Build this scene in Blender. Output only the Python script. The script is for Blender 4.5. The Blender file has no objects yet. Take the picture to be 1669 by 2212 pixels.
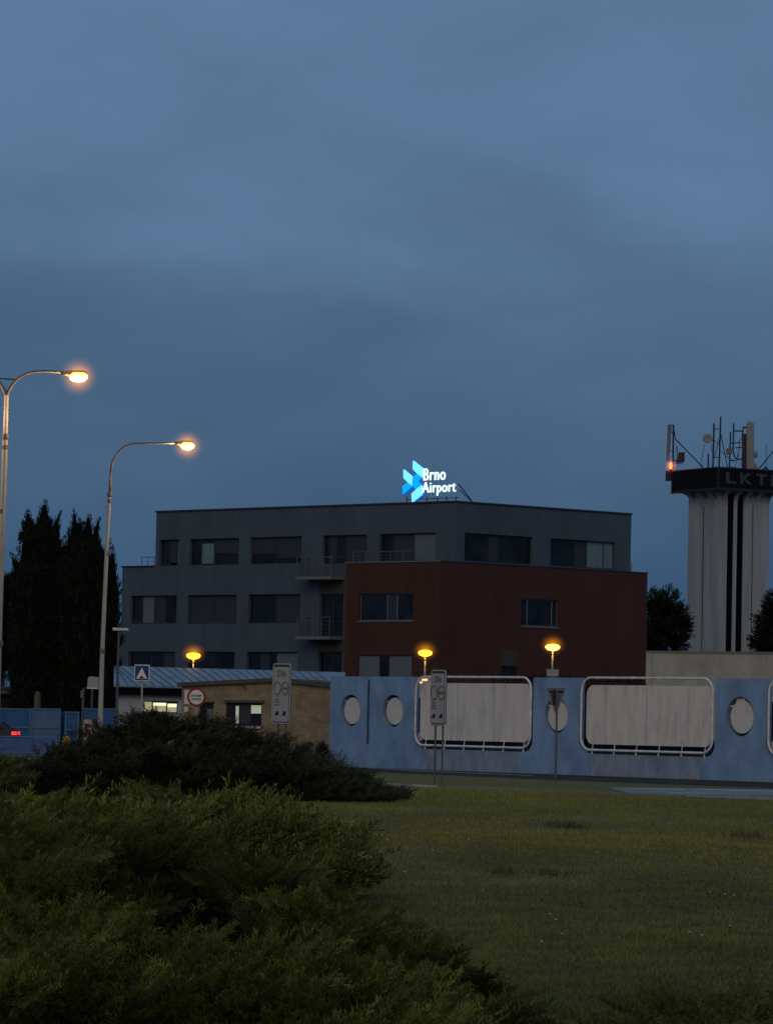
import bpy, math, random
import numpy as np
from mathutils import Vector, Matrix

random.seed(7)
rng = np.random.default_rng(7)
C = bpy.context.scene.collection
sc = bpy.context.scene
R = math.radians

# ------------------------------------------------------------------ camera
F = 8000.0 / 2212.0                 # focal length in picture heights
PITCH, ROLL, EYE = math.atan(454 / 8000), R(1.2), 1.7
cd = bpy.data.cameras.new('camera')
cd.sensor_fit = 'VERTICAL'
cd.sensor_height = 36
cd.sensor_width = 36
cd.lens = 36 * F
cd.clip_start = 0.5
cd.clip_end = 9000
cam = bpy.data.objects.new('camera', cd)
C.objects.link(cam)
cam.location = (0, 0, EYE)
MROT = Matrix.Rotation(math.pi / 2 + PITCH, 3, 'X') @ Matrix.Rotation(ROLL, 3, 'Z')
cam.rotation_euler = MROT.to_euler()
sc.camera = cam


# survey helpers: sight lines from the camera station are cut with real planes / the ground
def ray(u, v):
    return MROT @ Vector(((u - 834.5) / 8000, -(v - 1106) / 8000, -1))


def at(u, v, Y):
    d = ray(u, v)
    k = Y / d.y
    return Vector((d.x * k, Y, EYE + d.z * k))


def gx(u, Y):                        # x on the ground at distance Y
    v = 1557 + 0.0209 * (u - 710) + EYE * 8000 / Y
    return at(u, v, Y).x


def ground(u, v):
    d = ray(u, v)
    k = -EYE / d.z
    return Vector((d.x * k, d.y * k, 0))


class Plane:
    """vertical plane through two ground points; n points to the front"""
    def __init__(s, p0, p1):
        s.o = Vector((p0[0], p0[1], 0))
        t = Vector((p1[0] - p0[0], p1[1] - p0[1], 0))
        s.len = t.length
        s.t = t.normalized()
        s.n = Vector((s.t.y, -s.t.x, 0))

    def sz(s, u, v):
        d = ray(u, v)
        o = Vector((0, 0, EYE))
        k = (s.o - o).dot(s.n) / d.dot(s.n)
        p = o + d * k
        return (p - s.o).dot(s.t), p.z

    def p(s, a, z, depth=0.0):       # depth > 0 goes behind the face
        return s.o + s.t * a - s.n * depth + Vector((0, 0, z))


# ------------------------------------------------------------------ materials
def lin(c):
    return tuple((x / 12.92 if x <= 0.04045 else ((x + 0.055) / 1.055) ** 2.4) for x in (y / 255 for y in c))


def newmat(name):
    m = bpy.data.materials.new(name)
    m.use_nodes = True
    nt = m.node_tree
    b = nt.nodes['Principled BSDF']
    return m, nt, b


def mat(name, col, rough=0.8, var=0.15, scale=3.0, stretch=(1, 1, 1), metal=0.0, spec=0.3, col2=None, bump=0.0, coverage=0.5, detail=6):
    m, nt, b = newmat(name)
    tc = nt.nodes.new('ShaderNodeTexCoord')
    mp = nt.nodes.new('ShaderNodeMapping')
    mp.inputs['Scale'].default_value = stretch
    nt.links.new(tc.outputs['Object'], mp.inputs['Vector'])
    nz = nt.nodes.new('ShaderNodeTexNoise')
    nz.inputs['Scale'].default_value = scale
    nz.inputs['Detail'].default_value = detail
    nz.inputs['Roughness'].default_value = 0.6
    nt.links.new(mp.outputs[0], nz.inputs['Vector'])
    cr = nt.nodes.new('ShaderNodeValToRGB')
    lo = col2 if col2 else tuple(c * (1 - var) for c in col)
    hi = tuple(min(1, c * (1 + var)) for c in col)
    cr.color_ramp.elements[0].position = coverage - 0.18
    cr.color_ramp.elements[0].color = (*lo, 1)
    cr.color_ramp.elements[1].position = coverage + 0.18
    cr.color_ramp.elements[1].color = (*hi, 1)
    nt.links.new(nz.outputs['Fac'], cr.inputs['Fac'])
    nt.links.new(cr.outputs['Color'], b.inputs['Base Color'])
    b.inputs['Roughness'].default_value = rough
    b.inputs['Metallic'].default_value = metal
    b.inputs['Specular IOR Level'].default_value = spec
    if bump:
        bp = nt.nodes.new('ShaderNodeBump')
        bp.inputs['Strength'].default_value = bump
        bp.inputs['Distance'].default_value = 0.02
        nt.links.new(nz.outputs['Fac'], bp.inputs['Height'])
        nt.links.new(bp.outputs[0], b.inputs['Normal'])
    return m


def emit(name, col, strength, rim=None):
    m, nt, b = newmat(name)
    b.inputs['Base Color'].default_value = (*[min(1, c) for c in col], 1)
    b.inputs['Emission Color'].default_value = (*col, 1)
    b.inputs['Emission Strength'].default_value = strength
    b.inputs['Roughness'].default_value = 0.5
    if rim:                          # the bowl is dimmer towards its top, away from the burner
        tc = nt.nodes.new('ShaderNodeTexCoord')
        sp = nt.nodes.new('ShaderNodeSeparateXYZ')
        cr = nt.nodes.new('ShaderNodeValToRGB')
        nt.links.new(tc.outputs['Generated'], sp.inputs[0])
        nt.links.new(sp.outputs['Z'], cr.inputs['Fac'])
        cr.color_ramp.elements[0].color = (*col, 1)
        cr.color_ramp.elements[0].position = 0.55
        cr.color_ramp.elements[1].color = (*rim, 1)
        cr.color_ramp.elements[1].position = 0.9
        nt.links.new(cr.outputs['Color'], b.inputs['Emission Color'])
    return m


def halo_mat(name, col, k, power=2.2):
    """painted lamp glow: added emission-only volume, fading with distance from the lamp"""
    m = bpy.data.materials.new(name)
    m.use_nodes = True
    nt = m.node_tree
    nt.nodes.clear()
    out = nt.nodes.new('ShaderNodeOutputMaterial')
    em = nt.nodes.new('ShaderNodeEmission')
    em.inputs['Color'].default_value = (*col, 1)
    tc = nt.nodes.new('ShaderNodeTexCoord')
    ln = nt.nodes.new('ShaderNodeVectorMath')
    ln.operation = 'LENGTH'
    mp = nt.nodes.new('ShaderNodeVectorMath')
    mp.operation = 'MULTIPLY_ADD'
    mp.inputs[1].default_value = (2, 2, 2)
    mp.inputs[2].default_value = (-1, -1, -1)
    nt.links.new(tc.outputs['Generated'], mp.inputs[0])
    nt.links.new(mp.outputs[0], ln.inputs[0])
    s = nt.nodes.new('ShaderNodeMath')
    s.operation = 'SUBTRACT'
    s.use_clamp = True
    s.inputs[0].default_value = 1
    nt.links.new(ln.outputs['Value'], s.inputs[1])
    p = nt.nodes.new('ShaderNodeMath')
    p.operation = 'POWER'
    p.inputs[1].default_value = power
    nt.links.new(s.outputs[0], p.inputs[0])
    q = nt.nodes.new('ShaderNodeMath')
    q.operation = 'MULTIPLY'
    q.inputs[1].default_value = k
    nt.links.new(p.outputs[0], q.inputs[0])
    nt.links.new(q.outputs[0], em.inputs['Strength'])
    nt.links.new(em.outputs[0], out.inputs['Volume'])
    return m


def foliage_mat(name, gain=1.0, rough=0.75):
    m, nt, b = newmat(name)
    at_ = nt.nodes.new('ShaderNodeAttribute')
    at_.attribute_name = 'Col'
    mx = nt.nodes.new('ShaderNodeVectorMath')
    mx.operation = 'SCALE'
    mx.inputs['Scale'].default_value = gain
    nt.links.new(at_.outputs['Color'], mx.inputs[0])
    nt.links.new(mx.outputs[0], b.inputs['Base Color'])
    b.inputs['Roughness'].default_value = rough
    b.inputs['Specular IOR Level'].default_value = 0.1
    return m


M = {}
M['grey_render'] = mat('grey_render', (0.084, 0.106, 0.134), 0.9, 0.05, 0.5, stretch=(1.5, 1.5, 0.35), col2=(0.068, 0.087, 0.112), spec=0.1)
M['red_render'] = mat('red_render', (0.084, 0.038, 0.030), 0.9, 0.06, 0.6, stretch=(1.4, 1.4, 0.35), col2=(0.068, 0.031, 0.025), spec=0.1)
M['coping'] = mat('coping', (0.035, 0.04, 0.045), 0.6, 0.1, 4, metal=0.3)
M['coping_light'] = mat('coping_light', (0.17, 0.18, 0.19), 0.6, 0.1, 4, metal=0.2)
M['frame_dark'] = mat('frame_dark', (0.03, 0.035, 0.045), 0.5, 0.1, 5)
M['frame_grey'] = mat('frame_grey', (0.13, 0.14, 0.16), 0.5, 0.1, 5)
M['soffit'] = mat('soffit', (0.06, 0.055, 0.05), 0.9, 0.2, 3)
M['room'] = mat('room', (0.012, 0.013, 0.018), 0.9, 0.3, 1)
M['blind'] = mat('blind', (0.125, 0.15, 0.175), 0.7, 0.08, 3, stretch=(0.3, 0.3, 20))
M['blind_dim'] = mat('blind_dim', (0.034, 0.040, 0.056), 0.7, 0.1, 3, stretch=(0.3, 0.3, 20))
M['pale_pane'] = mat('pale_pane', (0.15, 0.21, 0.24), 0.8, 0.25, 2, stretch=(6, 6, 0.6))  # pale window lights: sky reflection put into the colour
M['rail_steel'] = mat('rail_steel', (0.11, 0.115, 0.125), 0.45, 0.1, 8, metal=0.3)
M['slab'] = mat('slab', (0.17, 0.17, 0.165), 0.8, 0.1, 6)
M['blue_wall'] = mat('blue_wall', (0.205, 0.325, 0.50), 0.9, 0.10, 1.3, stretch=(1, 1, 0.6), col2=(0.145, 0.235, 0.37), spec=0.15, bump=0.2)
M['blue_worn'] = mat('blue_worn', (0.26, 0.325, 0.42), 0.9, 0.06, 2.2, stretch=(1.4, 1.4, 0.5), col2=(0.17, 0.215, 0.29), spec=0.15, bump=0.2)
M['blue_dark'] = mat('blue_dark', (0.03, 0.045, 0.075), 0.9, 0.2, 2)
M['wall_panel'] = mat('wall_panel', (0.62, 0.595, 0.55), 0.9, 0.05, 1.9, stretch=(1.5, 1.5, 0.42), detail=10, col2=(0.43, 0.405, 0.37), spec=0.15, bump=0.25, coverage=0.38)
M['disc'] = mat('disc', (0.60, 0.58, 0.54), 0.9, 0.06, 2.5, spec=0.15)
M['white_tube'] = mat('white_tube', (0.74, 0.75, 0.76), 0.5, 0.1, 5, col2=(0.5, 0.49, 0.48))
M['concrete'] = mat('concrete', (0.36, 0.38, 0.39), 0.95, 0.08, 0.9, stretch=(1.6, 1.6, 0.16), col2=(0.27, 0.285, 0.29), spec=0.1, bump=0.2)
M['concrete_warm'] = mat('concrete_warm', (0.42, 0.40, 0.35), 0.95, 0.06, 1.0, stretch=(0.8, 0.8, 0.5), col2=(0.29, 0.275, 0.25), spec=0.1, bump=0.2)
M['groove'] = mat('groove', (0.006, 0.006, 0.009), 0.95, 0.2, 3, spec=0.02)
M['deck_black'] = mat('deck_black', (0.010, 0.011, 0.015), 0.9, 0.2, 2, spec=0.05)
M['deck_trim'] = mat('deck_trim', (0.03, 0.032, 0.038), 0.8, 0.2, 2, spec=0.1)
M['brick'] = None
M['fascia'] = mat('fascia', (0.075, 0.07, 0.062), 0.8, 0.15, 3)
M['plaster'] = mat('plaster', (0.40, 0.41, 0.42), 0.9, 0.08, 2)
M['pole'] = mat('pole', (0.36, 0.345, 0.325), 0.6, 0.12, 3, stretch=(3, 3, 0.8), metal=0.15)
M['pole_top'] = mat('pole_top', (0.13, 0.115, 0.11), 0.6, 0.15, 5)
M['sign_white'] = mat('sign_white', (0.29, 0.315, 0.34), 0.6, 0.06, 3)
M['sign_grey'] = mat('sign_grey', (0.30, 0.32, 0.325), 0.6, 0.06, 3)
M['sign_dark'] = mat('sign_dark', (0.03, 0.033, 0.036), 0.6, 0.1, 5)
M['sign_text'] = mat('sign_text', (0.09, 0.115, 0.125), 0.7, 0.1, 5)
M['sign_mark'] = mat('sign_mark', (0.012, 0.012, 0.014), 0.7, 0.1, 5)
M['sign_ring'] = mat('sign_ring', (0.14, 0.095, 0.105), 0.7, 0.1, 5)
M['sign_red'] = mat('sign_red', (0.20, 0.015, 0.02), 0.6, 0.1, 5)
M['sign_blue'] = mat('sign_blue', (0.012, 0.035, 0.22), 0.5, 0.1, 5)
M['sign_bright'] = mat('sign_bright', (0.62, 0.62, 0.60), 0.6, 0.06, 3)
M['gate_blue'] = mat('gate_blue', (0.018, 0.10, 0.27), 0.6, 0.15, 2)
M['gate_pale'] = mat('gate_pale', (0.07, 0.15, 0.28), 0.6, 0.15, 2)
M['rail_blue'] = mat('rail_blue', (0.10, 0.17, 0.38), 0.6, 0.15, 3)
M['gate_dark'] = mat('gate_dark', (0.008, 0.03, 0.085), 0.7, 0.2, 2)
M['shed'] = mat('shed', (0.10, 0.09, 0.075), 0.9, 0.12, 1)
M['yellow'] = mat('yellow', (0.40, 0.24, 0.05), 0.6, 0.2, 3)
M['pink_white'] = mat('pink_white', (0.42, 0.34, 0.33), 0.6, 0.1, 4)
M['car_paint'] = mat('car_paint', (0.03, 0.035, 0.05), 0.3, 0.05, 2, metal=0.5, spec=0.6)
M['rubber'] = mat('rubber', (0.012, 0.012, 0.012), 0.9, 0.1, 9)
M['antenna_white'] = mat('antenna_white', (0.25, 0.26, 0.25), 0.7, 0.08, 2)
M['antenna_grey'] = mat('antenna_grey', (0.15, 0.155, 0.165), 0.7, 0.1, 2)
M['antenna_red'] = mat('antenna_red', (0.055, 0.030, 0.034), 0.7, 0.1, 2)
M['steel_dark'] = mat('steel_dark', (0.018, 0.022, 0.035), 0.6, 0.2, 6)
M['bark'] = mat('bark', (0.05, 0.038, 0.028), 0.95, 0.3, 5, stretch=(2, 2, 0.3))
M['hollow_shade'] = mat('hollow_shade', (0.006, 0.007, 0.004), 1.0, 0.3, 3, spec=0.0)  # near-black: the shade inside foliage put into the colour
M['asphalt'] = mat('asphalt', (0.24, 0.255, 0.27), 0.75, 0.1, 0.35, stretch=(0.25, 1.6, 1), col2=(0.13, 0.14, 0.15), spec=0.3)
M['dirt'] = mat('dirt', (0.062, 0.055, 0.048), 1.0, 0.15, 0.8, col2=(0.035, 0.032, 0.028), spec=0.05)
M['kerb'] = mat('kerb', (0.17, 0.17, 0.155), 0.9, 0.1, 2)
M['kerb_white'] = mat('kerb_white', (0.45, 0.47, 0.49), 0.9, 0.25, 0.8, col2=(0.2, 0.21, 0.22))
M['wood_dark'] = mat('wood_dark', (0.035, 0.03, 0.026), 0.9, 0.2, 3)
M['foliage'] = foliage_mat('foliage', 1.0)
M['bulb'] = emit('bulb', (1.0, 0.66, 0.20), 4.6, (1.0, 0.36, 0.03))
M['mushroom'] = emit('mushroom', (1.0, 0.56, 0.03), 2.6, (1.0, 0.42, 0.02))
M['mushroom_hot'] = emit('mushroom_hot', (1.0, 0.60, 0.10), 4.5, (1.0, 0.40, 0.02))
M['red_beacon'] = emit('red_beacon', (1.0, 0.10, 0.02), 6.0)
M['tail_red'] = emit('tail_red', (1.0, 0.02, 0.02), 2.5)
M['logo_light'] = emit('logo_light', (0.20, 0.80, 1.0), 1.0)
M['logo_blue'] = emit('logo_blue', (0.0, 0.36, 0.95), 1.0)
M['logo_edge'] = emit('logo_edge', (0.0, 0.06, 0.42), 1.0)
M['letter_white'] = emit('letter_white', (0.72, 0.95, 0.95), 1.15)
M['letter_dim'] = mat('letter_dim', (0.046, 0.060, 0.070), 0.6, 0.15, 3)
M['letter_faint'] = mat('letter_faint', (0.018, 0.020, 0.025), 0.6, 0.15, 3)
M['room_lit'] = emit('room_lit', (0.75, 0.68, 0.35), 0.30)
M['tube_lit'] = emit('tube_lit', (1.0, 0.92, 0.55), 1.0)
M['tube_cool'] = emit('tube_cool', (0.55, 0.62, 0.45), 0.35)
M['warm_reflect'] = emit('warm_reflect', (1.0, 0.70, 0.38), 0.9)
M['halo'] = halo_mat('halo', (1.0, 0.36, 0.0), 5.0, 3.4)
M['halo_small'] = halo_mat('halo_small', (1.0, 0.34, 0.0), 2.2, 3.2)
M['halo_red'] = halo_mat('halo_red', (1.0, 0.10, 0.02), 4.0, 2.6)


def glass():
    m, nt, b = newmat('glass')
    b.inputs['Base Color'].default_value = (0.012, 0.014, 0.022, 1)
    b.inputs['Roughness'].default_value = 0.06
    b.inputs['Specular IOR Level'].default_value = 0.22
    tc = nt.nodes.new('ShaderNodeTexCoord')
    nz = nt.nodes.new('ShaderNodeTexNoise')
    nz.inputs['Scale'].default_value = 0.9
    nt.links.new(tc.outputs['Object'], nz.inputs['Vector'])
    bp = nt.nodes.new('ShaderNodeBump')
    bp.inputs['Strength'].default_value = 0.05
    nt.links.new(nz.outputs['Fac'], bp.inputs['Height'])
    nt.links.new(bp.outputs[0], b.inputs['Normal'])
    cr = nt.nodes.new('ShaderNodeValToRGB')
    cr.color_ramp.elements[0].color = (0.008, 0.009, 0.016, 1)
    cr.color_ramp.elements[1].color = (0.02, 0.024, 0.036, 1)
    cr.color_ramp.elements[0].position = 0.35
    cr.color_ramp.elements[1].position = 0.7
    nt.links.new(nz.outputs['Fac'], cr.inputs['Fac'])
    nt.links.new(cr.outputs['Color'], b.inputs['Base Color'])
    return m


M['glass'] = glass()


def brick():
    m, nt, b = newmat('brick')
    tc = nt.nodes.new('ShaderNodeTexCoord')
    sp = nt.nodes.new('ShaderNodeSeparateXYZ')
    cb = nt.nodes.new('ShaderNodeCombineXYZ')
    nt.links.new(tc.outputs['Object'], sp.inputs[0])
    nt.links.new(sp.outputs['X'], cb.inputs['X'])
    nt.links.new(sp.outputs['Z'], cb.inputs['Y'])
    bt = nt.nodes.new('ShaderNodeTexBrick')
    bt.inputs['Scale'].default_value = 1.0
    bt.inputs['Brick Width'].default_value = 0.26
    bt.inputs['Row Height'].default_value = 0.085
    bt.inputs['Mortar Size'].default_value = 0.008
    bt.inputs['Color1'].default_value = (0.31, 0.235, 0.140, 1)
    bt.inputs['Color2'].default_value = (0.25, 0.185, 0.112, 1)
    bt.inputs['Mortar'].default_value = (0.13, 0.115, 0.095, 1)
    nt.links.new(cb.outputs[0], bt.inputs['Vector'])
    nz = nt.nodes.new('ShaderNodeTexNoise')
    nz.inputs['Scale'].default_value = 2.5
    nz.inputs['Detail'].default_value = 8
    nt.links.new(tc.outputs['Object'], nz.inputs['Vector'])
    mx = nt.nodes.new('ShaderNodeMix')
    mx.data_type = 'RGBA'
    mx.blend_type = 'MULTIPLY'
    mx.inputs['Factor'].default_value = 0.6
    cr = nt.nodes.new('ShaderNodeValToRGB')
    cr.color_ramp.elements[0].color = (0.6, 0.6, 0.6, 1)
    cr.color_ramp.elements[0].position = 0.35
    cr.color_ramp.elements[1].color = (1.2, 1.2, 1.2, 1)
    cr.color_ramp.elements[1].position = 0.65
    nt.links.new(nz.outputs['Fac'], cr.inputs['Fac'])
    nt.links.new(bt.outputs['Color'], mx.inputs[6])
    nt.links.new(cr.outputs['Color'], mx.inputs[7])
    nt.links.new(mx.outputs[2], b.inputs['Base Color'])
    b.inputs['Roughness'].default_value = 0.95
    return m


M['brick'] = brick()

# standing-seam metal roof with seams every 0.6 m
def seam_roof():
    m, nt, b = newmat('seam_roof')
    tc = nt.nodes.new('ShaderNodeTexCoord')
    nz = nt.nodes.new('ShaderNodeTexNoise')
    nz.inputs['Scale'].default_value = 1.6
    nz.inputs['Detail'].default_value = 5
    nt.links.new(tc.outputs['Object'], nz.inputs['Vector'])
    cr = nt.nodes.new('ShaderNodeValToRGB')
    cr.color_ramp.elements[0].color = (0.15, 0.19, 0.215, 1)
    cr.color_ramp.elements[0].position = 0.3
    cr.color_ramp.elements[1].color = (0.28, 0.33, 0.35, 1)
    cr.color_ramp.elements[1].position = 0.7
    nt.links.new(nz.outputs['Fac'], cr.inputs['Fac'])
    nt.links.new(cr.outputs['Color'], b.inputs['Base Color'])
    b.inputs['Roughness'].default_value = 0.45
    b.inputs['Metallic'].default_value = 0.25
    return m


M['seam_roof'] = seam_roof()
M['seam'] = mat('seam', (0.06, 0.09, 0.12), 0.6, 0.1, 4)

# ------------------------------------------------------------------ object helpers
W = {}


def empty(name, loc, rotz=0.0, label=None, cat=None, group=None, tilt=None):
    o = bpy.data.objects.new(name, None)
    o.empty_display_size = 0.2
    C.objects.link(o)
    o.location = loc
    o.rotation_euler = (0, 0, rotz) if tilt is None else (tilt[0], tilt[1], rotz)
    W[o.name] = Matrix.Translation(Vector(loc)) @ o.rotation_euler.to_matrix().to_4x4()
    tag(o, label, cat, group)
    return o


def tag(o, label=None, cat=None, group=None, kind=None):
    if label: o['label'] = label
    if cat: o['category'] = cat
    if group: o['group'] = group
    if kind: o['kind'] = kind
    return o


def copy_tree(o, parent=None):
    c = o.copy()
    C.objects.link(c)
    if parent: c.parent = parent
    for ch in list(o.children):
        copy_tree(ch, c)
    return c


class MB:
    def __init__(s):
        s.v, s.f = [], []
        s.smooth = False

    def add(s, vs, fs):
        b = len(s.v)
        s.v += [tuple(p) for p in vs]
        s.f += [tuple(i + b for i in f) for f in fs]
        return s

    def quad(s, a, b, c, d):
        return s.add([a, b, c, d], [(0, 1, 2, 3)])

    def prism(s, poly, off):          # poly: list of 3D points, off: extrusion vector
        n = len(poly)
        off = Vector(off)
        vs = [Vector(p) for p in poly] + [Vector(p) + off for p in poly]
        fs = [tuple(range(n))[::-1], tuple(range(n, 2 * n))]
        fs += [(i, (i + 1) % n, n + (i + 1) % n, n + i) for i in range(n)]
        return s.add(vs, fs)

    def box(s, x0, x1, y0, y1, z0, z1):
        return s.prism([(x0, y0, z0), (x1, y0, z0), (x1, y1, z0), (x0, y1, z0)], (0, 0, z1 - z0))

    def pbox(s, pl, a0, a1, z0, z1, d0, d1):   # box in plane coordinates
        return s.prism([pl.p(a0, z0, d0), pl.p(a1, z0, d0), pl.p(a1, z0, d1), pl.p(a0, z0, d1)], (0, 0, z1 - z0))

    def tube(s, pts, r, n=8, closed=False, cap=True):
        pts = [Vector(p) for p in pts]
        rs = r if isinstance(r, (list, tuple)) else [r] * len(pts)
        base = len(s.v)
        m = len(pts)
        up0 = Vector((0, 0, 1))
        for i, p in enumerate(pts):
            if closed:
                t = pts[(i + 1) % m] - pts[i - 1]
            else:
                t = pts[min(i + 1, m - 1)] - pts[max(i - 1, 0)]
            t.normalize()
            a = t.cross(up0)
            if a.length < 0.05:
                a = t.cross(Vector((0, 1, 0)))
            a.normalize()
            b = t.cross(a)
            if i and not closed or i:
                # keep frames consistent
                if a.dot(pa) < 0: a = -a; b = -b
            pa = a
            for k in range(n):
                w = 2 * math.pi * k / n
                s.v.append(tuple(p + a * (math.cos(w) * rs[i]) + b * (math.sin(w) * rs[i])))
        for i in range(m if closed else m - 1):
            j = (i + 1) % m
            for k in range(n):
                l = (k + 1) % n
                s.f.append((base + i * n + k, base + i * n + l, base + j * n + l, base + j * n + k))
        if cap and not closed:
            s.f.append(tuple(base + k for k in range(n)))
            s.f.append(tuple(base + (m - 1) * n + k for k in range(n))[::-1])
        return s

    def lathe(s, c, prof, n=24, axis='Z'):   # prof: [(r, h)]
        base = len(s.v)
        c = Vector(c)
        for r, h in prof:
            for k in range(n):
                w = 2 * math.pi * k / n
                if axis == 'Z': q = (r * math.cos(w), r * math.sin(w), h)
                elif axis == 'Y': q = (r * math.cos(w), h, r * math.sin(w))
                else: q = (h, r * math.cos(w), r * math.sin(w))
                s.v.append(tuple(c + Vector(q)))
        for i in range(len(prof) - 1):
            for k in range(n):
                l = (k + 1) % n
                s.f.append((base + i * n + k, base + i * n + l, base + (i + 1) * n + l, base + (i + 1) * n + k))
        s.f.append(tuple(base + k for k in range(n))[::-1])
        s.f.append(tuple(base + (len(prof) - 1) * n + k for k in range(n)))
        return s

    def ell(s, c, rx, ry, rz, n=20, m=12, zmin=-1.0, zmax=1.0):
        base = len(s.v)
        for i in range(m + 1):
            a = math.asin(zmin) + (math.asin(zmax) - math.asin(zmin)) * i / m
            for k in range(n):
                w = 2 * math.pi * k / n
                s.v.append((c[0] + rx * math.cos(a) * math.cos(w), c[1] + ry * math.cos(a) * math.sin(w), c[2] + rz * math.sin(a)))
        for i in range(m):
            for k in range(n):
                l = (k + 1) % n
                s.f.append((base + i * n + k, base + i * n + l, base + (i + 1) * n + l, base + (i + 1) * n + k))
        s.f.append(tuple(base + k for k in range(n))[::-1])
        s.f.append(tuple(base + m * n + k for k in range(n)))
        return s

    def build(s, name, m, parent=None, smooth=False, bevel=0.0, local=False, label=None):
        me = bpy.data.meshes.new(name)
        vs = s.v
        if parent is not None and not local:
            q = parent
            inv = W[q.name].inverted()
            vs = [tuple(inv @ Vector(p)) for p in vs]
        me.from_pydata(vs, [], s.f)
        me.validate()
        import bmesh
        bm = bmesh.new()
        bm.from_mesh(me)
        bmesh.ops.recalc_face_normals(bm, faces=bm.faces)
        bm.to_mesh(me)
        bm.free()
        if smooth:
            me.polygons.foreach_set('use_smooth', [True] * len(me.polygons))
        me.materials.append(m)
        o = bpy.data.objects.new(name, me)
        C.objects.link(o)
        if parent is not None:
            o.parent = parent
            W[o.name] = W[parent.name]
        else:
            W[o.name] = Matrix.Identity(4)
        if bevel:
            bv = o.modifiers.new('bevel', 'BEVEL')
            bv.width = bevel
            bv.segments = 2
            bv.limit_method = 'ANGLE'
        if label: o['label'] = label
        return o


def fast_mesh(name, verts, tris, cols, m, parent=None, smooth=False):
    """numpy vertex / triangle arrays -> one mesh object"""
    me = bpy.data.meshes.new(name)
    if parent is not None:
        verts = verts - np.array(parent.location)[None, :]
    nv, nt_ = len(verts), len(tris)
    me.vertices.add(nv)
    me.vertices.foreach_set('co', verts.astype(np.float32).ravel())
    me.loops.add(nt_ * 3)
    me.loops.foreach_set('vertex_index', tris.astype(np.int32).ravel())
    me.polygons.add(nt_)
    me.polygons.foreach_set('loop_start', np.arange(0, nt_ * 3, 3, dtype=np.int32))
    me.update(calc_edges=True)
    if cols is not None:
        ca = me.attributes.new('Col', 'FLOAT_COLOR', 'POINT')
        c4 = np.ones((nv, 4), dtype=np.float32)
        c4[:, :3] = cols
        ca.data.foreach_set('color', c4.ravel())
    me.materials.append(m)
    o = bpy.data.objects.new(name, me)
    C.objects.link(o)
    if parent is not None:
        o.parent = parent
        W[o.name] = W[parent.name]
    return o


def facade(mb, pl, a0, a1, z0, z1, holes, depth=0.25, back=False):
    """wall sheet in plane pl with rectangular openings (a0,a1,z0,z1) and their reveals"""
    As = sorted(set([a0, a1] + [h[0] for h in holes] + [h[1] for h in holes]))
    Zs = sorted(set([z0, z1] + [h[2] for h in holes] + [h[3] for h in holes]))
    As = [a for a in As if a0 - 1e-6 <= a <= a1 + 1e-6]
    Zs = [z for z in Zs if z0 - 1e-6 <= z <= z1 + 1e-6]
    for i in range(len(As) - 1):
        for j in range(len(Zs) - 1):
            ca, cz = (As[i] + As[i + 1]) / 2, (Zs[j] + Zs[j + 1]) / 2
            if any(h[0] < ca < h[1] and h[2] < cz < h[3] for h in holes):
                continue
            mb.quad(pl.p(As[i], Zs[j]), pl.p(As[i + 1], Zs[j]), pl.p(As[i + 1], Zs[j + 1]), pl.p(As[i], Zs[j + 1]))
    for h in holes:
        q = [(h[0], h[2]), (h[1], h[2]), (h[1], h[3]), (h[0], h[3])]
        for k in range(4):
            a, b = q[k], q[(k + 1) % 4]
            mb.quad(pl.p(*a), pl.p(*b), pl.p(*b, depth), pl.p(*a, depth))


def window(root, pl, h, cuts, kinds, depth=0.24, fw=0.06, sill=False, fmat='frame_dark', name='window', transom=None):
    """frame mesh with panes / blinds as its sub-parts; cuts: inner mullion fractions; kinds: one per light"""
    a0, a1, z0, z1 = h
    d = depth
    fr = MB()
    fr.pbox(pl, a0, a1, z0, z0 + fw, d - 0.07, d)
    fr.pbox(pl, a0, a1, z1 - fw, z1, d - 0.07, d)
    xs = [0] + list(cuts) + [1]
    for i, c in enumerate(xs):
        ac = a0 + (a1 - a0) * c
        lo, hi = (ac, ac + fw) if i == 0 else ((ac - fw, ac) if i == len(xs) - 1 else (ac - fw * .6, ac + fw * .6))
        fr.pbox(pl, lo, hi, z0 + fw, z1 - fw, d - 0.066, d)
    if sill:
        fr.pbox(pl, a0 - 0.08, a1 + 0.08, z0 - 0.07, z0 - 0.003, -0.06, 0.1)
    f = fr.build(name, M[fmat], root)
    bk = MB()
    for i, kd in enumerate(kinds):
        b0 = a0 + (a1 - a0) * xs[i] + fw * .6
        b1 = a0 + (a1 - a0) * xs[i + 1] - fw * .6
        parts = kd if isinstance(kd, (list, tuple)) else [(kd, 0, 1)]
        for (k, f0, f1) in parts:
            mm = MB()
            zz0, zz1 = z0 + fw + (z1 - z0 - 2 * fw) * f0, z0 + fw + (z1 - z0 - 2 * fw) * f1
            if k == 'glass':
                mm.pbox(pl, b0, b1, zz0, zz1, d - 0.04, d - 0.02)
                mm.build('pane', M['glass'], f)
            else:
                mm.pbox(pl, b0, b1, zz0, zz1, d - 0.045, d - 0.018)
                nm = {'pale_pane': 'pale_pane', 'blind': 'blind', 'blind_dim': 'blind', 'tube_lit': 'ceiling_light', 'room_lit': 'lit_pane', 'tube_cool': 'lit_pane'}[k]
                mm.build(nm, M[k], f)
    return f


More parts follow.
